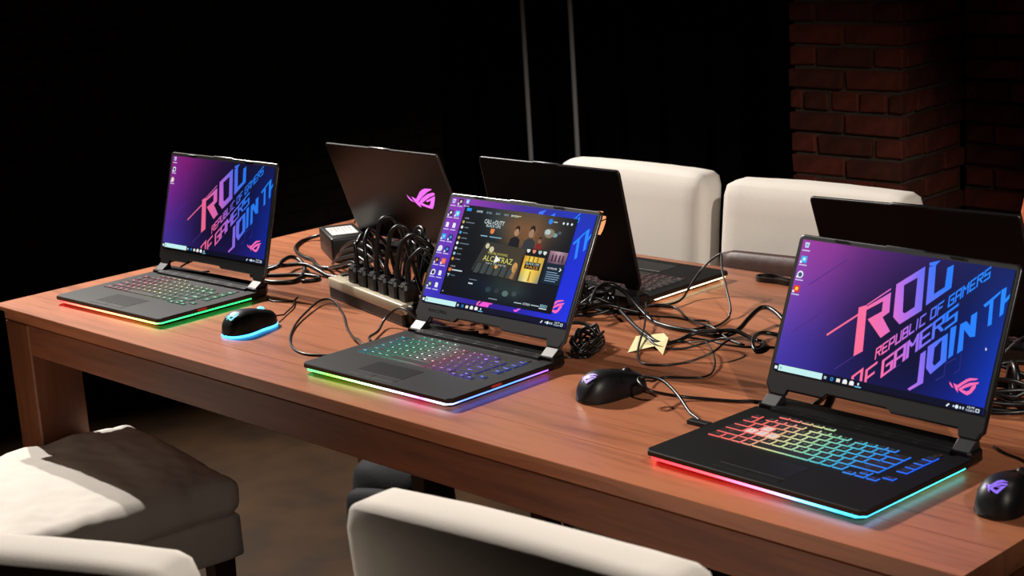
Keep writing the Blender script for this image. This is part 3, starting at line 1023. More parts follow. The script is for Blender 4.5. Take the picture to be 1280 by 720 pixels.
def make_laptop(label, loc, rz, th, key_stops, bar_stops, legend=1.0, skirt=0.0, deck='deck', bar=4.0, logo=None, keystone=True, lid_mat='lid_black', group='gaming laptops on the table', keys=True):
    root = thing('laptop', label, 'laptop', loc, rz, group)
    # base shell
    w, d, c = LW, .240, .007
    rings = [[(x, y, .0085) for x, y in off_outline(w, d, c, .004)], [(x, y, .0105) for x, y in outline(w, d, c)],
             [(x, y, DT - .0012) for x, y in outline(w, d, c)], [(x, y, DT) for x, y in off_outline(w, d, c, .0012)]]
    bs_ = MB().rings(rings)
    bs_.mi = [1] * len(bs_.f); bs_.mi[-1] = 0
    bs_.build('base', [deck, 'edge_black'], root)
    MB().rings([[(x, y + .010, z) for x, y in outline(w - .020, d - .010, .006)] for z in (.0030, .0086)]).build('underside', 'edge_black', root)
    for sx in (-1, 1):
        for y in (.03, .235):
            MB().rbox(sx * .13 - .02, sx * .13 + .02, y - .005, y + .005, 0, .0032, .001, 1).build('foot', 'edge_black', root)
    # rear ledge with ports and vents
    led = MB().rings([[(x, y + .232, z) for x, y in outline(.352 - q, DEP - .232, .004, .016)] for z, q in ((.0032, .010), (.008, 0), (.0215, 0), (.0232, .004))]).build('rear_ledge', 'edge_black', root)
    for x, ww, zz in ((-.10, .020, .006), (-.06, .016, .008), (-.025, .014, .008), (.01, .016, .006), (.05, .012, .007), (.09, .010, .007)):
        MB().rbox(x - ww / 2, x + ww / 2, DEP - .0015, DEP + .0008, .0125 - zz / 2, .0125 + zz / 2, .0004, 1).build('port', 'port', led)
    # raised vent bar in front of the hinge, with slots
    vb = MB().rings([[(x, .2255, DT - .001), (x, .2275, DT + .0045), (x, .2395, DT + .006), (x, .2415, DT - .001)] for x in (.148, -.148)]).build('vent_bar', deck, root)
    for k in range(6):
        x = -.118 + k * .047
        MB().box(x - .018, x + .018, .2290, .2300, DT + .0038, DT + .0052).box(x - .018, x + .018, .2325, .2335, DT + .0045, DT + .0056).box(x - .018, x + .018, .2360, .2370, DT + .0049, DT + .0060).build('vent_slot', 'edge_black', vb)
    # hinges
    for sx in (-1, 1):
        cx_ = sx * .1585
        hp = [(HD - .017, DT - .002), (HD - .017, .0225), (HD - .0155, .0240), (HD - .001, .0335), (HD + .003, .0345), (HD + .008, .0320), (HD + .009, DT - .002)]
        MB().rings([[(cx_ + dx_, y + (0 if q == 0 else (.0012 if y < HD - .004 else -.0012)), z - q) for y, z in hp] for dx_, q in ((.0135, .0012), (.0125, 0), (-.0125, 0), (-.0135, .0012))]).build('hinge', 'hinge', root)
    # touchpad and buttons
    MB().rbox(-.0690, .0390, .0265, .0775, DT - .0006, DT + .0004, .0004, 1).build('touchpad', 'pad', root)
    for x0 in (-.0690, -.0145):
        MB().rbox(x0, x0 + .0535, .0115, .0250, DT - .0006, DT + .0005, .0004, 1).build('touchpad_button', deck, root)
    # power button
    MB().lathe([(.0, 0), (.0055, 0), (.0055, .0008), (.0045, .0012), (.0, .0012)], 18).build('power_button', 'hinge', root, loc=(.140, .2135, DT))
    MB().box(-.0012, .0012, -.0006, .0006, 0, .0004).build('indicator_light', 'red_key', root, loc=(.140, .2205, DT))
    if keystone:
        MB().rbox(LW / 2 - .004, LW / 2 + .0006, .090, .112, .0118, .0162, .0006, 1).build('keystone_insert', 'red_key', root)
    # light bar under the front and both sides
    path = [(-.1735, .215), (-.1735, .010), (-.1665, .0035), (.1665, .0035), (.1735, .010), (.1735, .222)]
    rg = []
    for i, (x, y) in enumerate(path):
        a = path[max(i - 1, 0)]; e = path[min(i + 1, len(path) - 1)]
        t = Vector((e[0] - a[0], e[1] - a[1])).normalized()
        nx, ny = t.y, -t.x
        rg.append([(x + nx * q, y + ny * q, z) for q, z in ((.0022, .0061), (.0022, .0084), (-.0022, .0084), (-.0022, .0061))])
    lm = ramp_emit('light_bar_glow', root, bar_stops, bar, 'x+y', -.172, .40)
    MB().rings(rg).build('light_bar', lm, root)
    # keys
    if keys:
        km = ramp_emit('key_legend_glow', root, key_stops, legend, 'x', -.155, .150)
        sm = ramp_emit('key_skirt_glow', root, key_stops, skirt, 'x', -.155, .150, (.01, .01, .01, 1))
        for s, kl, me in KEYMESH:
            k = bpy.data.objects.new('key', me)
            COL.objects.link(k)
            k.parent = root
            k.location = kl
            white = skirt > .3 and s in ('W', 'A', 'S', 'D') and kl[0] < -.05
            for i, mt in enumerate((M['key_white'] if white else M['key'], sm, M['red_key'] if white else km)):
                k.material_slots[i].link = 'OBJECT'
                k.material_slots[i].material = mt
    # lid
    ys, yb = 0.0, .0068
    ol = [(-.1800, .012), (-.176, .0085), (-.172, .0), (-.146, .0), (-.143, .0085), (-.082, .0085), (-.075, .0150), (.030, .0150), (.036, .0105), (.143, .0105), (.146, .0), (.172, .0), (.176, .0085), (.1800, .012),
          (.1800, SL - .007), (.1775, SL - .0015), (.173, SL), (.034, SL), (.031, SL + .0016), (-.031, SL + .0016), (-.034, SL), (-.173, SL), (-.1775, SL - .0015), (-.1800, SL - .007)]
    lb = MB()
    n = len(ol)
    cxm, czm = 0, SL / 2
    def inset(e, y):
        return [Vector((x - math.copysign(e, x), y, z + (e if z < SL / 2 else -e))) for x, z in ol]
    rm = .0026
    prof = [(rm * (1 - math.sin(a)), rm * (1 - math.cos(a))) for a in [PI / 2 * k / 4 for k in range(5)]]
    rg_ = [inset(e, ys + y) for e, y in prof] + [inset(e, yb - y) for e, y in reversed(prof)]
    front, back = rg_[0], rg_[-1]
    lb.rings(rg_, 1, cap0=False, cap1=False)
    tr = tessellate_polygon([[Vector((p.x, p.z, 0)) for p in front]])
    lb.add(front, [tuple(t) for t in tr], 0)
    lb.add(back, [tuple(reversed(t)) for t in tr], 2)
    lid = lb.build('lid', ['bezel', 'rim' if lid_mat == 'lid_metal' or deck == 'deck' else 'edge_black', lid_mat], root, smooth=True, loc=(0, HD, HZ), rot=(-th, 0, 0))
    bm_ = bmesh.new(); bm_.from_mesh(lid.data); bmesh.ops.recalc_face_normals(bm_, faces=bm_.faces); bm_.to_mesh(lid.data); bm_.free()
    for x in (-.105, .085):
        MB().rbox(x - .0125, x + .0125, -.0008, .0004, SL - .0045, SL - .0018, .0004, 1).build('bumper', 'edge_black', lid)
    if logo:
        MB().flat([LOGO[0]], lambda a, z: (a, yb + .0003, z)).flat([LOGO[1]], lambda a, z: (a, yb + .0003, z)).flat([LOGO[2]], lambda a, z: (a, yb + .0003, z)).flat([LOGO[3]], lambda a, z: (a, yb + .0003, z)).build('lid_logo', logo, lid)['label'] = 'glowing eye-shaped lid logo'
    return root, lid


red, orange, yellow, green, teal, cyan, blue, violet, magenta, white = (255, 40, 40), (255, 140, 90), (255, 225, 110), (60, 230, 90), (60, 230, 180), (70, 210, 255), (50, 100, 255), (140, 70, 255), (255, 60, 190), (255, 250, 240)
K_M = [(0, (40, 190, 235)), (.12, (70, 225, 200)), (.3, (130, 245, 190)), (.45, (245, 245, 240)), (.56, (255, 120, 160)), (.68, (205, 110, 245)), (.84, (130, 100, 255)), (1, (80, 120, 255))]
K_L = [(0, (255, 50, 120)), (.2, (255, 90, 120)), (.36, (250, 215, 140)), (.55, (215, 240, 150)), (.75, (120, 245, 170)), (1, (50, 235, 160))]
K_R = [(0, (255, 90, 90)), (.2, (255, 130, 120)), (.36, (225, 235, 165)), (.5, (140, 225, 185)), (.64, (70, 200, 225)), (.8, (40, 140, 255)), (1, (30, 100, 255))]
K_B = [(0, (255, 200, 190)), (.2, (255, 60, 100)), (1, (255, 50, 80))]
B_M = [(0, (60, 200, 120)), (.12, (120, 255, 70)), (.30, (190, 255, 170)), (.42, (230, 200, 255)), (.5, (255, 110, 220)), (.58, (210, 220, 255)), (.66, (90, 120, 255)), (.85, (70, 120, 255)), (1, (150, 70, 255))]
B_L = [(0, (255, 50, 60)), (.2, (255, 130, 100)), (.45, (255, 190, 120)), (.57, (220, 230, 110)), (.62, (60, 240, 120)), (.8, (40, 230, 110)), (1, (40, 220, 100))]
B_R = [(0, (255, 40, 50)), (.2, (255, 70, 80)), (.34, (255, 120, 170)), (.44, (120, 190, 255)), (.55, (60, 190, 255)), (.66, (60, 190, 255)), (.8, (70, 220, 235)), (1, (60, 220, 215))]
B_W = [(0, (255, 226, 170)), (.5, (255, 236, 200)), (1, (255, 226, 170))]
D2 = math.radians

lapL, lidL = make_laptop('open laptop at the left end with pink red to green light bar', (.2974, .0817, T), D2(1.94), D2(15.7), K_L, B_L, 4.0, .10)
lapM, lidM = make_laptop('open laptop in the middle showing a game shop window', (1.1248, .0672, T), D2(.81), D2(28.34), K_M, B_M, 4.2, .22)
lapR, lidR = make_laptop('open laptop at the right with white lit keys and large slanted lettering', (1.8691, .0666, T), D2(-2.39), D2(22.9), K_R, B_R, .5, .9, 'deck_black', keystone=False)
lap1, lid1 = make_laptop('black laptop seen from behind with a glowing pink lid logo', (.4823, .9869, T), D2(179.9), D2(19.9), K_B, B_W, 1.0, .05, logo='logo_pink', bar=1.5, lid_mat='lid_metal')
lap2, lid2 = make_laptop('black laptop seen from behind with a glowing orange lid logo', (.9757, .9416, T), D2(180.1), D2(11.9), K_B, B_W, 1.2, .03, 'deck_black', bar=4.5, logo='logo_orange')
lap3, lid3 = make_laptop('black laptop seen from behind at the right with an unlit lid', (1.7129, 1.0034, T), D2(183.5), D2(21.5), K_B, B_W, 1.0, .03, 'deck_black', bar=.5)

G_R = [[(158, 62, 160), (140, 56, 148), (96, 40, 118), (62, 32, 96), (38, 26, 84), (24, 30, 88), (18, 36, 100)],
       [(142, 66, 172), (116, 52, 142), (72, 36, 104), (40, 22, 74), (24, 18, 62), (14, 26, 84), (12, 42, 130)],
       [(112, 64, 172), (86, 48, 138), (48, 28, 88), (26, 16, 56), (14, 12, 46), (10, 24, 90), (12, 50, 160)],
       [(80, 58, 168), (60, 44, 136), (34, 26, 88), (20, 16, 58), (12, 14, 54), (10, 26, 100), (14, 52, 178)],
       [(62, 52, 164), (48, 42, 140), (28, 26, 92), (20, 20, 74), (18, 20, 80), (18, 32, 130), (20, 50, 184)]]
G_L = [[(136, 34, 130), (120, 26, 112), (78, 20, 84), (40, 14, 60), (20, 12, 48), (14, 16, 58), (16, 22, 80)],
       [(128, 36, 138), (98, 26, 108), (56, 18, 76), (26, 12, 48), (14, 10, 42), (12, 18, 70), (12, 30, 110)],
       [(106, 38, 142), (74, 28, 108), (36, 18, 66), (18, 10, 40), (12, 10, 40), (10, 20, 80), (12, 36, 130)],
       [(80, 44, 146), (54, 32, 114), (28, 18, 66), (16, 10, 44), (14, 12, 50), (14, 20, 90), (16, 36, 140)],
       [(64, 50, 150), (48, 38, 124), (34, 22, 84), (26, 16, 66), (28, 18, 76), (32, 28, 118), (24, 36, 140)]]
G_M = [[(140, 60, 178), (136, 56, 170), (116, 50, 160), (70, 44, 150), (44, 46, 160), (30, 50, 176), (22, 48, 176)],
       [(132, 58, 184), (120, 54, 176), (90, 46, 160), (60, 40, 150), (36, 40, 160), (26, 46, 190), (22, 46, 200)],
       [(104, 56, 188), (96, 50, 178), (76, 42, 160), (50, 36, 150), (32, 36, 168), (24, 44, 204), (22, 44, 214)],
       [(74, 52, 190), (64, 46, 176), (52, 38, 158), (40, 30, 140), (36, 32, 160), (30, 44, 214), (26, 48, 224)],
       [(58, 50, 194), (52, 44, 178), (46, 36, 156), (44, 30, 138), (40, 32, 160), (36, 44, 204), (34, 52, 224)]]
wallpaper(lidL, G_L, .92)
wallpaper(lidM, G_M)
wallpaper(lidR, G_R)
desktop(lidR, [(.027, .040, (190, 215, 240), (150, 170, 220), 0), (.027, .150, (70, 170, 235), (190, 240, 250), 1), (.026, .265, (225, 232, 235), (60, 80, 130), 2), (.023, .376, (220, 60, 40), (250, 210, 60), 1)])
desktop(lidL, [(.031, .032, (190, 205, 235), (150, 160, 220), 0), (.033, .146, (225, 230, 235), (60, 70, 120), 2), (.027, .261, (220, 190, 160), (230, 230, 230), 2)])
ic = []
kinds = [((205, 215, 240), (150, 150, 220), 0), ((30, 24, 34), (220, 200, 190), 1), ((40, 30, 50), (225, 225, 235), 1), ((90, 190, 245), (200, 240, 250), 1), ((235, 235, 245), (200, 200, 230), 3), ((235, 235, 245), (200, 200, 230), 3), ((60, 150, 235), (120, 220, 250), 1), ((24, 50, 110), (80, 150, 240), 1), ((240, 240, 246), (214, 220, 240), 2), ((20, 40, 90), (70, 150, 235), 1), ((34, 24, 30), (210, 140, 80), 1), ((240, 96, 66), (250, 140, 100), 1), ((235, 235, 240), (40, 30, 60), 2), ((235, 235, 245), (200, 200, 230), 3), ((60, 70, 80), (200, 210, 210), 1), ((235, 235, 245), (200, 200, 230), 3)]
for i, (c1, c2, kd) in enumerate(kinds):
    ic.append((.023 + .050 * (i % 2), .038 + .1135 * (i // 2), c1, c2, kd))
ic.append((.122, .028, (120, 190, 245), (220, 240, 250), 0))
desktop(lidM, ic)
launcher(lidM)
# mouse pointer on the right screen
p = Print(); p.poly([[(.949, .548), (.952, .572), (.958, .562)]], (235, 240, 245), 5); p.build('pointer', lidR)
# faint maker's lettering on the chin of the middle laptop
vs, fs, x0, x1, y0, y1 = glyph('ROG STRIX')
MB().add([((-.148 + (x - x0) / (x1 - x0) * .046), -.0003, .0195 + (y - y0) / (y1 - y0) * .0052) for x, y in vs], fs).build('chin_lettering', 'edge_black', lidM)

# ------------------------------------------------------------------ mice
ML, MW, MH = .121, .0325, .0415


def m_w(t):
    t = max(0.0, min(1.0, t))
    base = (1 - abs(2 * t - 1) ** 3.2) ** .42 if 0 < t < 1 else 0
    return MW * base * (1 - .10 * math.exp(-((t - .58) / .16) ** 2)) * (1 - .10 * t)


def m_h(t):
    t = max(0.0, min(1.0, t))
    rear = (1 - (1 - min(t / .34, 1)) ** 2.4) ** .55 if t > 0 else 0
    fall = 1 - .50 * max(0, (t - .34) / .66) ** 1.5
    nose = (1 - max(0, (t - .90) / .10) ** 2 * .45)
    return MH * rear * fall * nose


def m_z(x, y):
    t = y / ML + .5
    w, h = max(m_w(t), 1e-4), m_h(t)
    q = min(abs(x) / w, 1.0)
    return h * (1 - q ** 2.6) ** (1 / 2.2)


def shell(t0, t1, a0, a1, grow=0.0, nt=22, na=20, zmin=.004):
    """open skin patch of the mouse between two stations and two angles"""
    rg = []
    for i in range(nt + 1):
        t = t0 + (t1 - t0) * i / nt
        tt = .002 + .996 * t
        w, h = m_w(tt) + grow, m_h(tt) + grow
        row = []
        for j in range(na + 1):
            a = a0 + (a1 - a0) * j / na
            ca, sa = math.cos(a), math.sin(a)
            x = w * math.copysign(abs(ca) ** .77, ca)
            z = h * abs(sa) ** .80
            row.append((x, (tt - .5) * ML, max(zmin, z + .002)))
        rg.append(row)
    return rg


def make_mouse(label, loc, rz, logo, ring=None, wheel='black_plastic', cable=None):
    r_ = thing('computer_mouse', label, 'mouse', loc, rz, 'gaming mice beside the laptops')
    b = MB()
    b.rings(shell(0, 1, 0, PI, -.0008), closed=False, cap0=False, cap1=False)
    # flat underside
    pts = [(-m_w(.002 + .996 * i / 30) if 1 else 0, (.002 + .996 * i / 30 - .5) * ML) for i in range(31)]
    loop = [(x, y) for x, y in pts] + [(-x, y) for x, y in reversed(pts)]
    b.flat([loop], lambda x, y: (x * .97, y, .004))
    b.build('body', 'black_plastic', r_, True)
    MB().rings(shell(0, .52, .20 * PI, .80 * PI, .0002, 16, 18), closed=False, cap0=False, cap1=False).build('palm_cover', 'black_plastic', r_, 'all')
    MB().rings(shell(.535, .985, .17 * PI, .485 * PI, .0004, 12, 8), closed=False, cap0=False, cap1=False).build('button', 'black_plastic', r_, 'all')
    MB().rings(shell(.535, .985, .515 * PI, .83 * PI, .0004, 12, 8), closed=False, cap0=False, cap1=False).build('button', 'black_plastic', r_, 'all')
    zt = m_h(.74)
    wm = Matrix.Translation((-.0035, (.74 - .5) * ML, zt - .003)) @ Matrix.Rotation(PI / 2, 4, 'Y')
    MB().lathe([(.0, 0), (.0085, 0), (.0095, .0015), (.0095, .0055), (.0085, .007), (.0, .007)], 20, mat=wm).build('scroll_wheel', wheel, r_, True)
    lg = MB()
    k = .0270 / .093
    for l in LOGO:
        l2 = [(-(x + .083) * k, (z - .1275) * k * 1.2 - .0425) for x, z in l]
        lg.flat([l2], lambda x, y: (x, y, m_z(x, y) + .0038))
    lg.build('logo', logo, r_)['label'] = 'glowing eye-shaped logo'
    # base skirt, or a glowing ring
    n = 40
    lp_ = []
    for i in range(n):
        a = 2 * PI * i / n
        yy = -math.cos(a); t = (yy + 1) / 2
        x = m_w(.004 + .992 * t) * (1 if i < n / 2 else -1)
        lp_.append((x, (.004 + .992 * t - .5) * ML))
    MB().rings([[(x * q, y * q, z) for x, y in lp_] for q, z in ((.97, 0), (1.0, .0015), (1.0, .0042))]).build('base', ring or 'black_plastic', r_, True)
    if cable:
        inv = Matrix.Translation(loc) @ Matrix.Rotation(rz, 4, 'Z')
        inv = inv.inverted()
        MB().tube([inv @ Vector(q) for q in cable], .0017, 6).build('cable', 'cable', r_, 'all')
    return r_


def flatc(pts, z, end=None):
    return [(x, y, T + z) for x, y in pts]


make_mouse('black mouse with cyan logo and glowing blue base', (.640, .180, T), D2(8), 'logo_cyan', 'ring_blue', 'wheel_cyan',
           [(.632, .243, T + .012)] + flatc([(.615, .275), (.607, .286)], .004) + flatc([(.576, .327), (.548, .352)], .004) + [(.541, .366, T + .008)] + flatc([(.538, .356), (.520, .340), (.5, .333), (.474, .340)], .0025))
make_mouse('black mouse with violet logo beside the middle laptop', (1.456, .268, T), D2(-12), 'logo_violet', None, 'black_plastic',
           [(1.472, .330, T + .010), (1.470, .350, T + .004)] + flatc([(1.468, .376), (1.501, .396), (1.519, .413), (1.512, .444)], .003) + [(1.483, .484, T + .01), (1.432, .526, T + .018)] + flatc([(1.383, .55), (1.359, .546), (1.35, .526), (1.324, .526), (1.27, .56)], .004))
make_mouse('black mouse with purple logo near the right table corner', (2.150, .222, T), D2(4), 'logo_purple', None, 'black_plastic',
           [(2.145, .285, T + .012), (2.143, .30, T + .004)] + flatc([(2.125, .335), (2.09, .36), (2.06, .37), (2.035, .385)], .003))

# ------------------------------------------------------------------ power strip, plugs, adapter
A0, A1 = Vector((.572, .420)), Vector((.872, .352))
ax = (A1 - A0).normalized()
ang = math.atan2(ax.y, ax.x)
SLN = (A1 - A0).length
strip = thing('power_strip', 'beige power strip full of black plugs', 'power strip', (A0.x, A0.y, T), ang)
MB().rbox(0, SLN, 0, .062, 0, .030, .004, 2).build('underbody', 'strip_dark', strip)
MB().rbox(-.001, SLN + .001, -.001, .063, .0205, .0415, .004, 3).build('top_shell', 'strip_body', strip, True)
for k in range(7):
    x = .040 + k * .0415
    so = MB().rbox(x - .015, x + .015, .012, .050, .0405, .0422, .0006, 1).build('socket', 'strip_body', strip)
    MB().box(x - .006, x - .004, .022, .030, .0418, .0424).box(x + .004, x + .006, .022, .030, .0418, .0424).box(x - .002, x + .002, .036, .040, .0418, .0424).build('slot', 'strip_dark', so)
MB().rbox(.008, .020, .022, .040, .0405, .0450, .001, 2).build('switch', 'strip_dark', strip)
MB().rbox(SLN - .002, SLN + .018, .008, .054, .004, .040, .006, 2).build('end_cap', 'strip_dark', strip)
mw = Matrix.Translation((A0.x, A0.y, T)) @ Matrix.Rotation(ang, 4, 'Z')
rr = random.Random(5)
for k in range(6):
    base = mw @ Vector((.0815 + k * .0415, .026, .0424))
    labs = ['black plug at the left end of the row in the power strip', 'second black plug from the left in the power strip', 'third black plug from the left in the power strip',
            'third black plug from the right in the power strip', 'second black plug from the right in the power strip', 'black plug at the right end of the row in the power strip']
    pl = thing('power_plug', labs[k], 'plug', base, ang, 'plugs in the power strip')
    b = MB().rings([[(x * q, y * q, z) for x, y in ((-.0105, -.015), (.0105, -.015), (.0125, -.010), (.0125, .010), (.0105, .015), (-.0105, .015), (-.0125, .010), (-.0125, -.010))] for q, z in ((1, 0), (1, .022), (.82, .030), (.62, .034))])
    b.build('plug_body', 'black_plastic', pl)
    MB().lathe([(.0055, .033), (.0048, .048), (.0042, .056)], 10).build('strain_relief', 'cable', pl, True)
    MB().rbox(-.0085, .0085, -.0158, -.0150, .0275, .0292, .0003, 1).build('highlight_rib', 'port', pl)
    hgt = (.085, .100, .135, .125, .115, .095)[k]
    back = (.06, .08, .07, .09, .085, .075)[k]
    sx = (-.02, -.03, .012, .02, .03, .02)[k]
    pts = [(0, 0, .050), (sx * .2, .002, .07), (sx * .5, .010, hgt - .012), (sx * .9, .026, hgt), (sx * 1.3, .044, hgt - .014), (sx * 1.6, back * .9, .055), (sx * 1.8, back * 1.1, 0.0), (sx * 2.2, back * 1.25, -.034)]
    pts += [(sx * 2.4 + rr.uniform(-.02, .02), back * 1.25 + .03, -.0378), (sx * 2 + rr.uniform(-.05, .05), back * 1.25 + .07, -.0378)]
    MB().tube(pts, .0042, 8).build('cord', 'cable', pl, 'all')
# tied loops of spare cord heaped behind the plugs
for k, (cx_, cy_, zz, rx, rz_, tw, lab) in enumerate(((.685, .500, .085, .030, .052, .3, 'tall black loop of tied cord behind the plugs, left one'), (.712, .492, .094, .028, .060, .1, 'tallest black loop of tied cord behind the plugs'),
                                                      (.742, .484, .080, .032, .050, -.2, 'black loop of tied cord behind the plugs, between its neighbours'), (.775, .476, .062, .034, .042, -.35, 'low black loop of tied cord at the right behind the plugs'))):
    b = MB()
    pts = []
    for i in range(40):
        a = 2 * PI * i / 13.5
        q = 1 - .10 * math.sin(i * .7)
        pts.append((rx * q * math.cos(a) + .004 * math.sin(i * 1.3), .018 * math.sin(i * .45) + tw * .02 * math.cos(a), zz + rz_ * q * math.sin(a)))
    lo = min(q[2] for q in pts)
    pts = [(x, y, z - lo + .0045) for x, y, z in pts]
    o = b.tube(pts, .0042, 8, smooth=3).build('cord_loop', 'cable', None, 'all', loc=(cx_, cy_ + .035, T), rot=(0, 0, ang + tw))
    tag(o, lab, 'cord', 'tied cord loops behind the power strip')

ad = thing('power_adapter', 'large black power adapter with a white label on top', 'power adapter', (.285, .690, T), D2(-28))
MB().rbox(-.075, .075, -.040, .040, 0, .052, .005, 3).build('case', 'black_plastic', ad, True)
lb_ = MB().rbox(-.046, .038, -.030, .028, .0518, .0524, .0001, 1).build('label_sticker', 'paper_white', ad)
lb_['label'] = 'white printed label'
tx = MB()
for i in range(6):
    tx.box(-.040, -.040 + (.05, .044, .056, .03, .05, .038)[i], .018 - i * .008, .0195 - i * .008, .0523, .0526)
tx.build('small_print', 'ink', lb_)['kind'] = 'stuff'
MB().rbox(-.094, -.073, -.012, .012, .012, .038, .003, 2).build('socket_plug', 'black_plastic', ad, True)
MB().tube([(-.092, 0, .025), (-.115, .005, .018), (-.135, .015, .005)], .0045, 8).build('cord_end', 'cable', ad, 'all')


def cord(name, label, pts, r, group=None, n=7):
    o = MB().tube(pts, r, n).build(name, 'cable', None, 'all')
    tag(o, label, 'cable', group)
    return o


# ------------------------------------------------------------------ loose cables on the table
G1 = 'loose cables between the laptops'
Z = lambda pts, r, hi=None: [(p[0], p[1], T + r + (p[2] if len(p) > 2 else 0)) for p in pts]
cord('power_cable', 'thick black cable arching from the bundle and running right behind the right laptop', Z([(1.141, .561, .03), (1.116, .61, .045), (1.117, .644, .045), (1.147, .652, .03), (1.184, .642, .012), (1.234, .62), (1.277, .606), (1.312, .603), (1.34, .606), (1.374, .603), (1.402, .611), (1.412, .638, .006), (1.404, .678, .016), (1.394, .722, .022), (1.407, .731, .022), (1.436, .718, .018), (1.47, .700, .01), (1.56, .66), (1.66, .56), (1.72, .46), (1.76, .36, .008)], .0042), .0042, G1)
cord('power_cable', 'thick black cable sweeping over the yellow note and curling beside the right laptop', Z([(1.10, .66, .012), (1.134, .633, .014), (1.192, .593, .012), (1.249, .557, .008), (1.298, .529, .006), (1.332, .517, .002), (1.349, .524), (1.355, .551), (1.358, .576, .004), (1.372, .590, .008), (1.395, .608, .009), (1.419, .622, .009), (1.455, .622), (1.483, .615), (1.499, .588), (1.5, .57), (1.479, .589, .007), (1.459, .629, .008), (1.461, .655, .004), (1.50, .66), (1.58, .62), (1.66, .50)], .0036), .0036, G1)
cord('thin_cable', 'thin black cable making a flat open loop below the yellow note', Z([(1.189, .656, .02), (1.266, .564, .012), (1.320, .488, .006), (1.357, .441), (1.392, .417), (1.423, .43), (1.444, .465), (1.469, .495, .012), (1.468, .528, .02), (1.461, .553, .02), (1.435, .559, .015), (1.409, .539, .006), (1.385, .516), (1.353, .497, .004), (1.31, .515, .012)], .0019), .0019, G1)
cord('thin_cable', 'thin black cable standing up in an arch beside the white light bar', [(1.151, .661, .757), (1.169, .695, .757), (1.195, .716, .757), (1.194, .751, .759), (1.181, .785, .768), (1.177, .814, .785), (1.179, .835, .80), (1.192, .845, .815), (1.206, .851, .825), (1.214, .845, .824), (1.239, .814, .808), (1.28, .773, .788), (1.323, .73, .765), (1.331, .716, .756), (1.336, .706, .753), (1.35, .658, .753), (1.34, .634, .753)], .0021, G1)
cord('thin_cable', 'thin black cable slanting from the far laptop into the cable crossing', Z([(1.10, .70), (1.174, .708), (1.198, .717), (1.221, .709), (1.264, .676), (1.304, .649, .004), (1.335, .633, .008), (1.372, .618, .011), (1.42, .600, .002), (1.46, .59)], .0022), .0022, G1)
cord('thin_cable', 'thin black cable with a tight bend behind the cable crossing', Z([(1.15, .64), (1.216, .652), (1.23, .657), (1.252, .664), (1.286, .664), (1.309, .677), (1.322, .669), (1.333, .642), (1.325, .615)], .0019), .0019, G1)
cord('thin_cable', 'thin black cable running straight right toward the small curl', Z([(1.34, .575), (1.392, .583), (1.425, .578), (1.462, .583), (1.487, .597), (1.56, .63), (1.64, .64)], .0018), .0018, G1)
cord('usb_cable', 'black cable looping beside the right laptop into its left side', Z([(1.688, .214, .010), (1.672, .219, .010), (1.655, .226, .012), (1.636, .235, .014), (1.593, .262, .024), (1.554, .280, .032), (1.533, .283, .034), (1.515, .279, .034), (1.510, .269, .032), (1.525, .259, .028), (1.540, .260, .022), (1.548, .273, .016), (1.553, .294, .008), (1.566, .314, .002), (1.603, .333), (1.635, .346), (1.659, .362), (1.70, .37), (1.76, .40)], .0026), .0026, G1)
pg = MB().rbox(1.652, 1.690, .208, .222, T + .008, T + .0155, .002, 2)
tag(pg.build('usb_plug', 'hinge'), 'small dark grey connector plugged into the left side of the right laptop', 'plug')
cord('usb_cable', 'black cable in a wide loop at the left of the middle laptop', Z([(.935, .208, .009), (.905, .222, .010), (.894, .228, .009), (.864, .242, .004), (.793, .285), (.716, .339), (.655, .376), (.625, .390, .004), (.605, .388, .006), (.605, .367, .006), (.640, .312, .004), (.683, .255, .002), (.731, .205), (.778, .167), (.825, .141), (.863, .134), (.890, .143), (.915, .160), (.935, .18)], .0022), .0022, G1)
cord('usb_cable', 'black cable rising from the left side of the middle laptop to the power strip', Z([(.930, .228, .010), (.899, .250, .008), (.870, .294, .004), (.840, .336, .012), (.860, .345, .030), (.890, .343, .036), (.930, .345, .020), (.97, .36, .004), (1.02, .40)], .0024), .0024, G1)
G2 = 'cords at the left around the adapter'
cord('power_cable', 'grey-glinting black cord curving out left of the adapter and back to the strip', Z([(.165, .755, .018), (.113, .750, .006), (.099, .726), (.111, .701), (.143, .664), (.192, .631), (.245, .61), (.282, .602), (.327, .578), (.365, .566), (.410, .575, .004), (.480, .590, .020), (.545, .575, .035), (.59, .55, .03), (.64, .53, .01)], .0042), .0042, G2)
cord('power_cable', 'thick black cord loop lying just right of the left laptop screen', Z([(.29, .455, .004), (.323, .479, .014), (.313, .5, .02), (.293, .537, .02), (.303, .55, .014), (.346, .533, .006), (.382, .5), (.411, .457), (.393, .433), (.365, .423), (.32, .43)], .0046), .0046, G2)
cord('power_cable', 'black cord with a connector running from the left laptop to the adapter', Z([(.270, .47, .006), (.305, .495, .010), (.346, .531, .012), (.4, .525, .008), (.44, .523), (.48, .53), (.52, .525)], .0046), .0046, G2)
cord('power_cable', 'second black cord lying behind the loop near the left laptop', Z([(.423, .465), (.440, .490), (.420, .510), (.37, .50), (.33, .47), (.28, .44)], .0038), .0038, G2)
pb = MB().rbox(.262, .308, .452, .472, T, T + .020, .005, 3)
tag(pb.build('cord_connector', 'black_plastic', None, True), 'chunky black connector behind the left laptop hinge', 'connector')
for k in range(4):
    y = .560 + .012 * k
    cord('power_cable', ['lowest grey-glinting cord of the four between adapter and plugs', 'second lowest cord of the four between adapter and plugs', 'second highest cord of the four between adapter and plugs', 'highest cord of the four between adapter and plugs'][k],
         Z([(.38, y + .01, .008 * k), (.42, y - .012, .012 + .012 * k), (.48, y - .03, .028 + .014 * k), (.54, y - .05, .045 + .010 * k), (.60, y - .060, .030 + .008 * k), (.635, y - .058, .0)], .0036), .0036, G2)
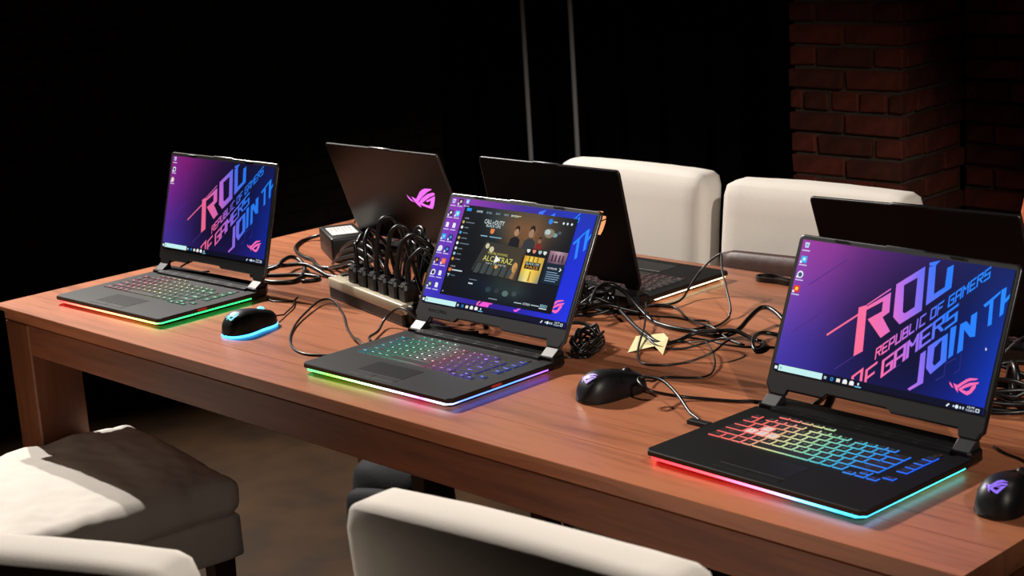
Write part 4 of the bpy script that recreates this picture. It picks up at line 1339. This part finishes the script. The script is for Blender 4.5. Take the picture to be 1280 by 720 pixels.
cord('thin_cable', 'thin black wire looping up behind the adapter toward the pink logo laptop', [(.235, .765, .800), (.205, .80, .825), (.20, .815, .835), (.225, .815, .838), (.27, .80, .836), (.33, .755, .815), (.375, .715, .785), (.385, .700, .765)], .0018, G2)
cord('thin_cable', 'thin wire on the table behind the left laptop', Z([(.02, .50), (.05, .43), (.075, .40), (.10, .385), (.14, .40), (.16, .42)], .0016), .0016, G2)
cord('thin_cable', 'thin black wire hanging down from the cord loops toward the middle laptop', [(.735, .505, .865), (.775, .50, .835), (.83, .50, .80), (.88, .50, .765), (.92, .50, .753)], .0019, G2)


# ------------------------------------------------------------------ tied bundles
def bundle(label, loc, rz, rx, ry, h, turns, r, seed, group):
    t = thing('cable_bundle', label, 'cable', loc, rz, group)
    q = random.Random(seed)
    pts = []
    n = turns * 12
    for i in range(n):
        a = 2 * PI * i / 12
        f = i / n
        pts.append((rx * (math.cos(a)) * (.75 + .25 * q.random()), ry * math.sin(a) * (.7 + .3 * q.random()), r + h * (.5 - .5 * math.cos(f * 9 + a * .5)) * (.4 + .6 * q.random())))
    MB().tube(pts, r, 6, smooth=3).build('coil', 'cable', t, 'all')
    tie = []
    for k in range(14):
        a = 2 * PI * k / 12
        tie.append((rx * .05 + .004 * k / 13, ry * .55 * math.cos(a), (h * .55 + r) * (1 + .95 * math.sin(a)) + .0008))
    MB().tube(tie, r * 1.5, 6, smooth=3).build('tie', 'cable', t, 'all')
    return t


G3 = 'tied cable bundles'
bundle('tied black cable bundle lying behind the middle laptop hinge', (1.255, .430, T), D2(118), .062, .026, .030, 7, .0024, 1, G3)
bundle('loose heap of black cable in front of the orange logo laptop', (1.082, .598, T), D2(30), .072, .036, .055, 6, .0032, 2, G3)
bundle('dark cable heap behind the right laptop at the picture edge', (1.960, .560, T), D2(40), .090, .050, .050, 7, .0034, 3, G3)
cord('power_cable', 'black cords trailing from the middle laptop screen to the tied bundle', Z([(1.10, .44), (1.13, .46, .012), (1.17, .50, .015), (1.21, .50, .008), (1.235, .465, .010)], .0036), .0036, G1)
cord('thin_cable', 'small thin loop at the left of the tied bundle', Z([(1.19, .40), (1.21, .385), (1.235, .368), (1.262, .372), (1.268, .395), (1.25, .41, .01)], .0022), .0022, G1)
cord('power_cable', 'black cord crossing from behind the middle screen under the arch', Z([(1.02, .50), (1.06, .535), (1.10, .575, .008), (1.14, .60, .02), (1.17, .625, .01), (1.2, .65)], .0038), .0038, G1)
cord('thin_cable', 'thin cable rising behind the right screen at the picture edge', Z([(1.90, .50), (1.93, .56, .05), (1.96, .60, .09), (2.0, .60, .08), (2.05, .56, .02), (2.1, .53)], .0018), .0018, G1)
# connector glowing violet beside the orange logo laptop
dk = thing('usb_dongle', 'black connector block with violet lights in front of the orange logo laptop', 'connector', (1.030, .645, T), D2(10))
MB().rbox(-.03, .03, -.012, .012, 0, .022, .003, 2).build('case', 'black_plastic', dk, True)
for x in (-.018, 0, .008):
    MB().rbox(x - .003, x + .003, -.0126, -.0115, .012, .016, .0004, 1).build('indicator_light', 'led_violet', dk)

# flat black strap looped on the far edge
st = []
pts = catmull([(1.30, .962, 0), (1.279, .958, 0), (1.253, .960, 0), (1.230, .956, 0), (1.212, .956, 0), (1.201, .966, 0), (1.204, .980, 0), (1.221, .990, 0), (1.245, .984, 0), (1.27, .976, 0), (1.30, .972, 0)], 4)
rg = []
for i, p in enumerate(pts):
    t = (pts[min(i + 1, len(pts) - 1)] - pts[max(i - 1, 0)]).normalized()
    nn = Vector((t.y, -t.x, 0)) * .0014
    rg.append([p + nn + Vector((0, 0, T)), p + nn + Vector((0, 0, T + .010)), p - nn + Vector((0, 0, T + .010)), p - nn + Vector((0, 0, T))])
tag(MB().rings(rg).build('strap', 'cable', None, True), 'black strap looped on the far table edge left of the right screen', 'strap')

# ------------------------------------------------------------------ folded yellow note
nt_ = thing('paper_note', 'small folded yellow paper note under the cables', 'note', (1.325, .510, T), 0)
no = [(1.2 * x, 1.2 * y, z) for x, y, z in ((-.001, -.047, 0.0005), (-.046, .022, .0005), (-.018, .050, .003), (.018, .018, .010), (.048, -.030, .001), (.020, -.014, .006))]
b = MB()
b.add(no, [(0, 5, 1), (1, 5, 2), (5, 3, 2), (5, 4, 3)])
b.add([(x, y, z + .0006) for x, y, z in no], [(0, 1, 5), (1, 2, 5), (5, 2, 3), (5, 3, 4)])
b.build('sheet', 'note', nt_)
ln = MB()
for i in range(3): ln.box(-.018 + i * .006, .002 + i * .005, .006 - i * .009, .0072 - i * .009, .0062, .0064)
ln.build('pencil_lines', 'ink', nt_)['kind'] = 'stuff'

# ------------------------------------------------------------------ things beyond and under the table
lr = thing('leather_bag', 'brown leather bag lying on the seat in front of the white chair', 'bag', (1.215, 1.043, .479), 0)
rg = []
for i in range(15):
    t = i / 14
    q = (1 - abs(2 * t - 1) ** 14) ** .4 if 0 < t < 1 else .02
    rg.append([(-.185 + .40 * t, .0 + .021 * q * math.copysign(abs(math.cos(a)) ** .8, math.cos(a)), .150 + (.150 + .012 * t) * q * math.copysign(abs(math.sin(a)) ** .7, math.sin(a))) for a in [2 * PI * k / 20 for k in range(20)]])
MB().rings(rg).build('bag_body', 'leather', lr, 'all')
MB().tube([(-.10, .0, .285), (-.09, .024, .25), (0, .026, .20), (.09, .024, .25), (.10, .0, .29)], .007, 8).build('handle', 'leather', lr, 'all')

vz = thing('vase', 'orange bulb-shaped vase cut off at the right picture edge beside the black lid', 'vase', (1.939, .739, T), 0)
MB().lathe([(.0, 0), (.032, 0), (.034, .006), (.022, .03), (.018, .09), (.022, .15), (.036, .20), (.050, .228), (.055, .248), (.051, .268), (.038, .290), (.022, .302), (.020, .315), (.024, .322), (.018, .322), (.015, .31)], 32).build('vessel', 'orange', vz, 'all')

bp_ = thing('backpack', 'dark navy bag on the floor under the table', 'bag', (.215, .86, 0), D2(20))
soft_box(-.11, .11, -.07, .07, 0, .21, .05, .02, .006, 3, 12).build('bag_body', 'navy', bp_, 'all')
soft_box(-.09, .09, -.125, -.075, .02, .16, .025, .008, .003, 4, 8).build('front_pocket', 'navy', bp_, 'all')
MB().tube([(-.03, .0, .205), (-.02, 0, .24), (.02, 0, .24), (.03, 0, .205)], .006, 8).build('handle', 'navy', bp_, 'all')
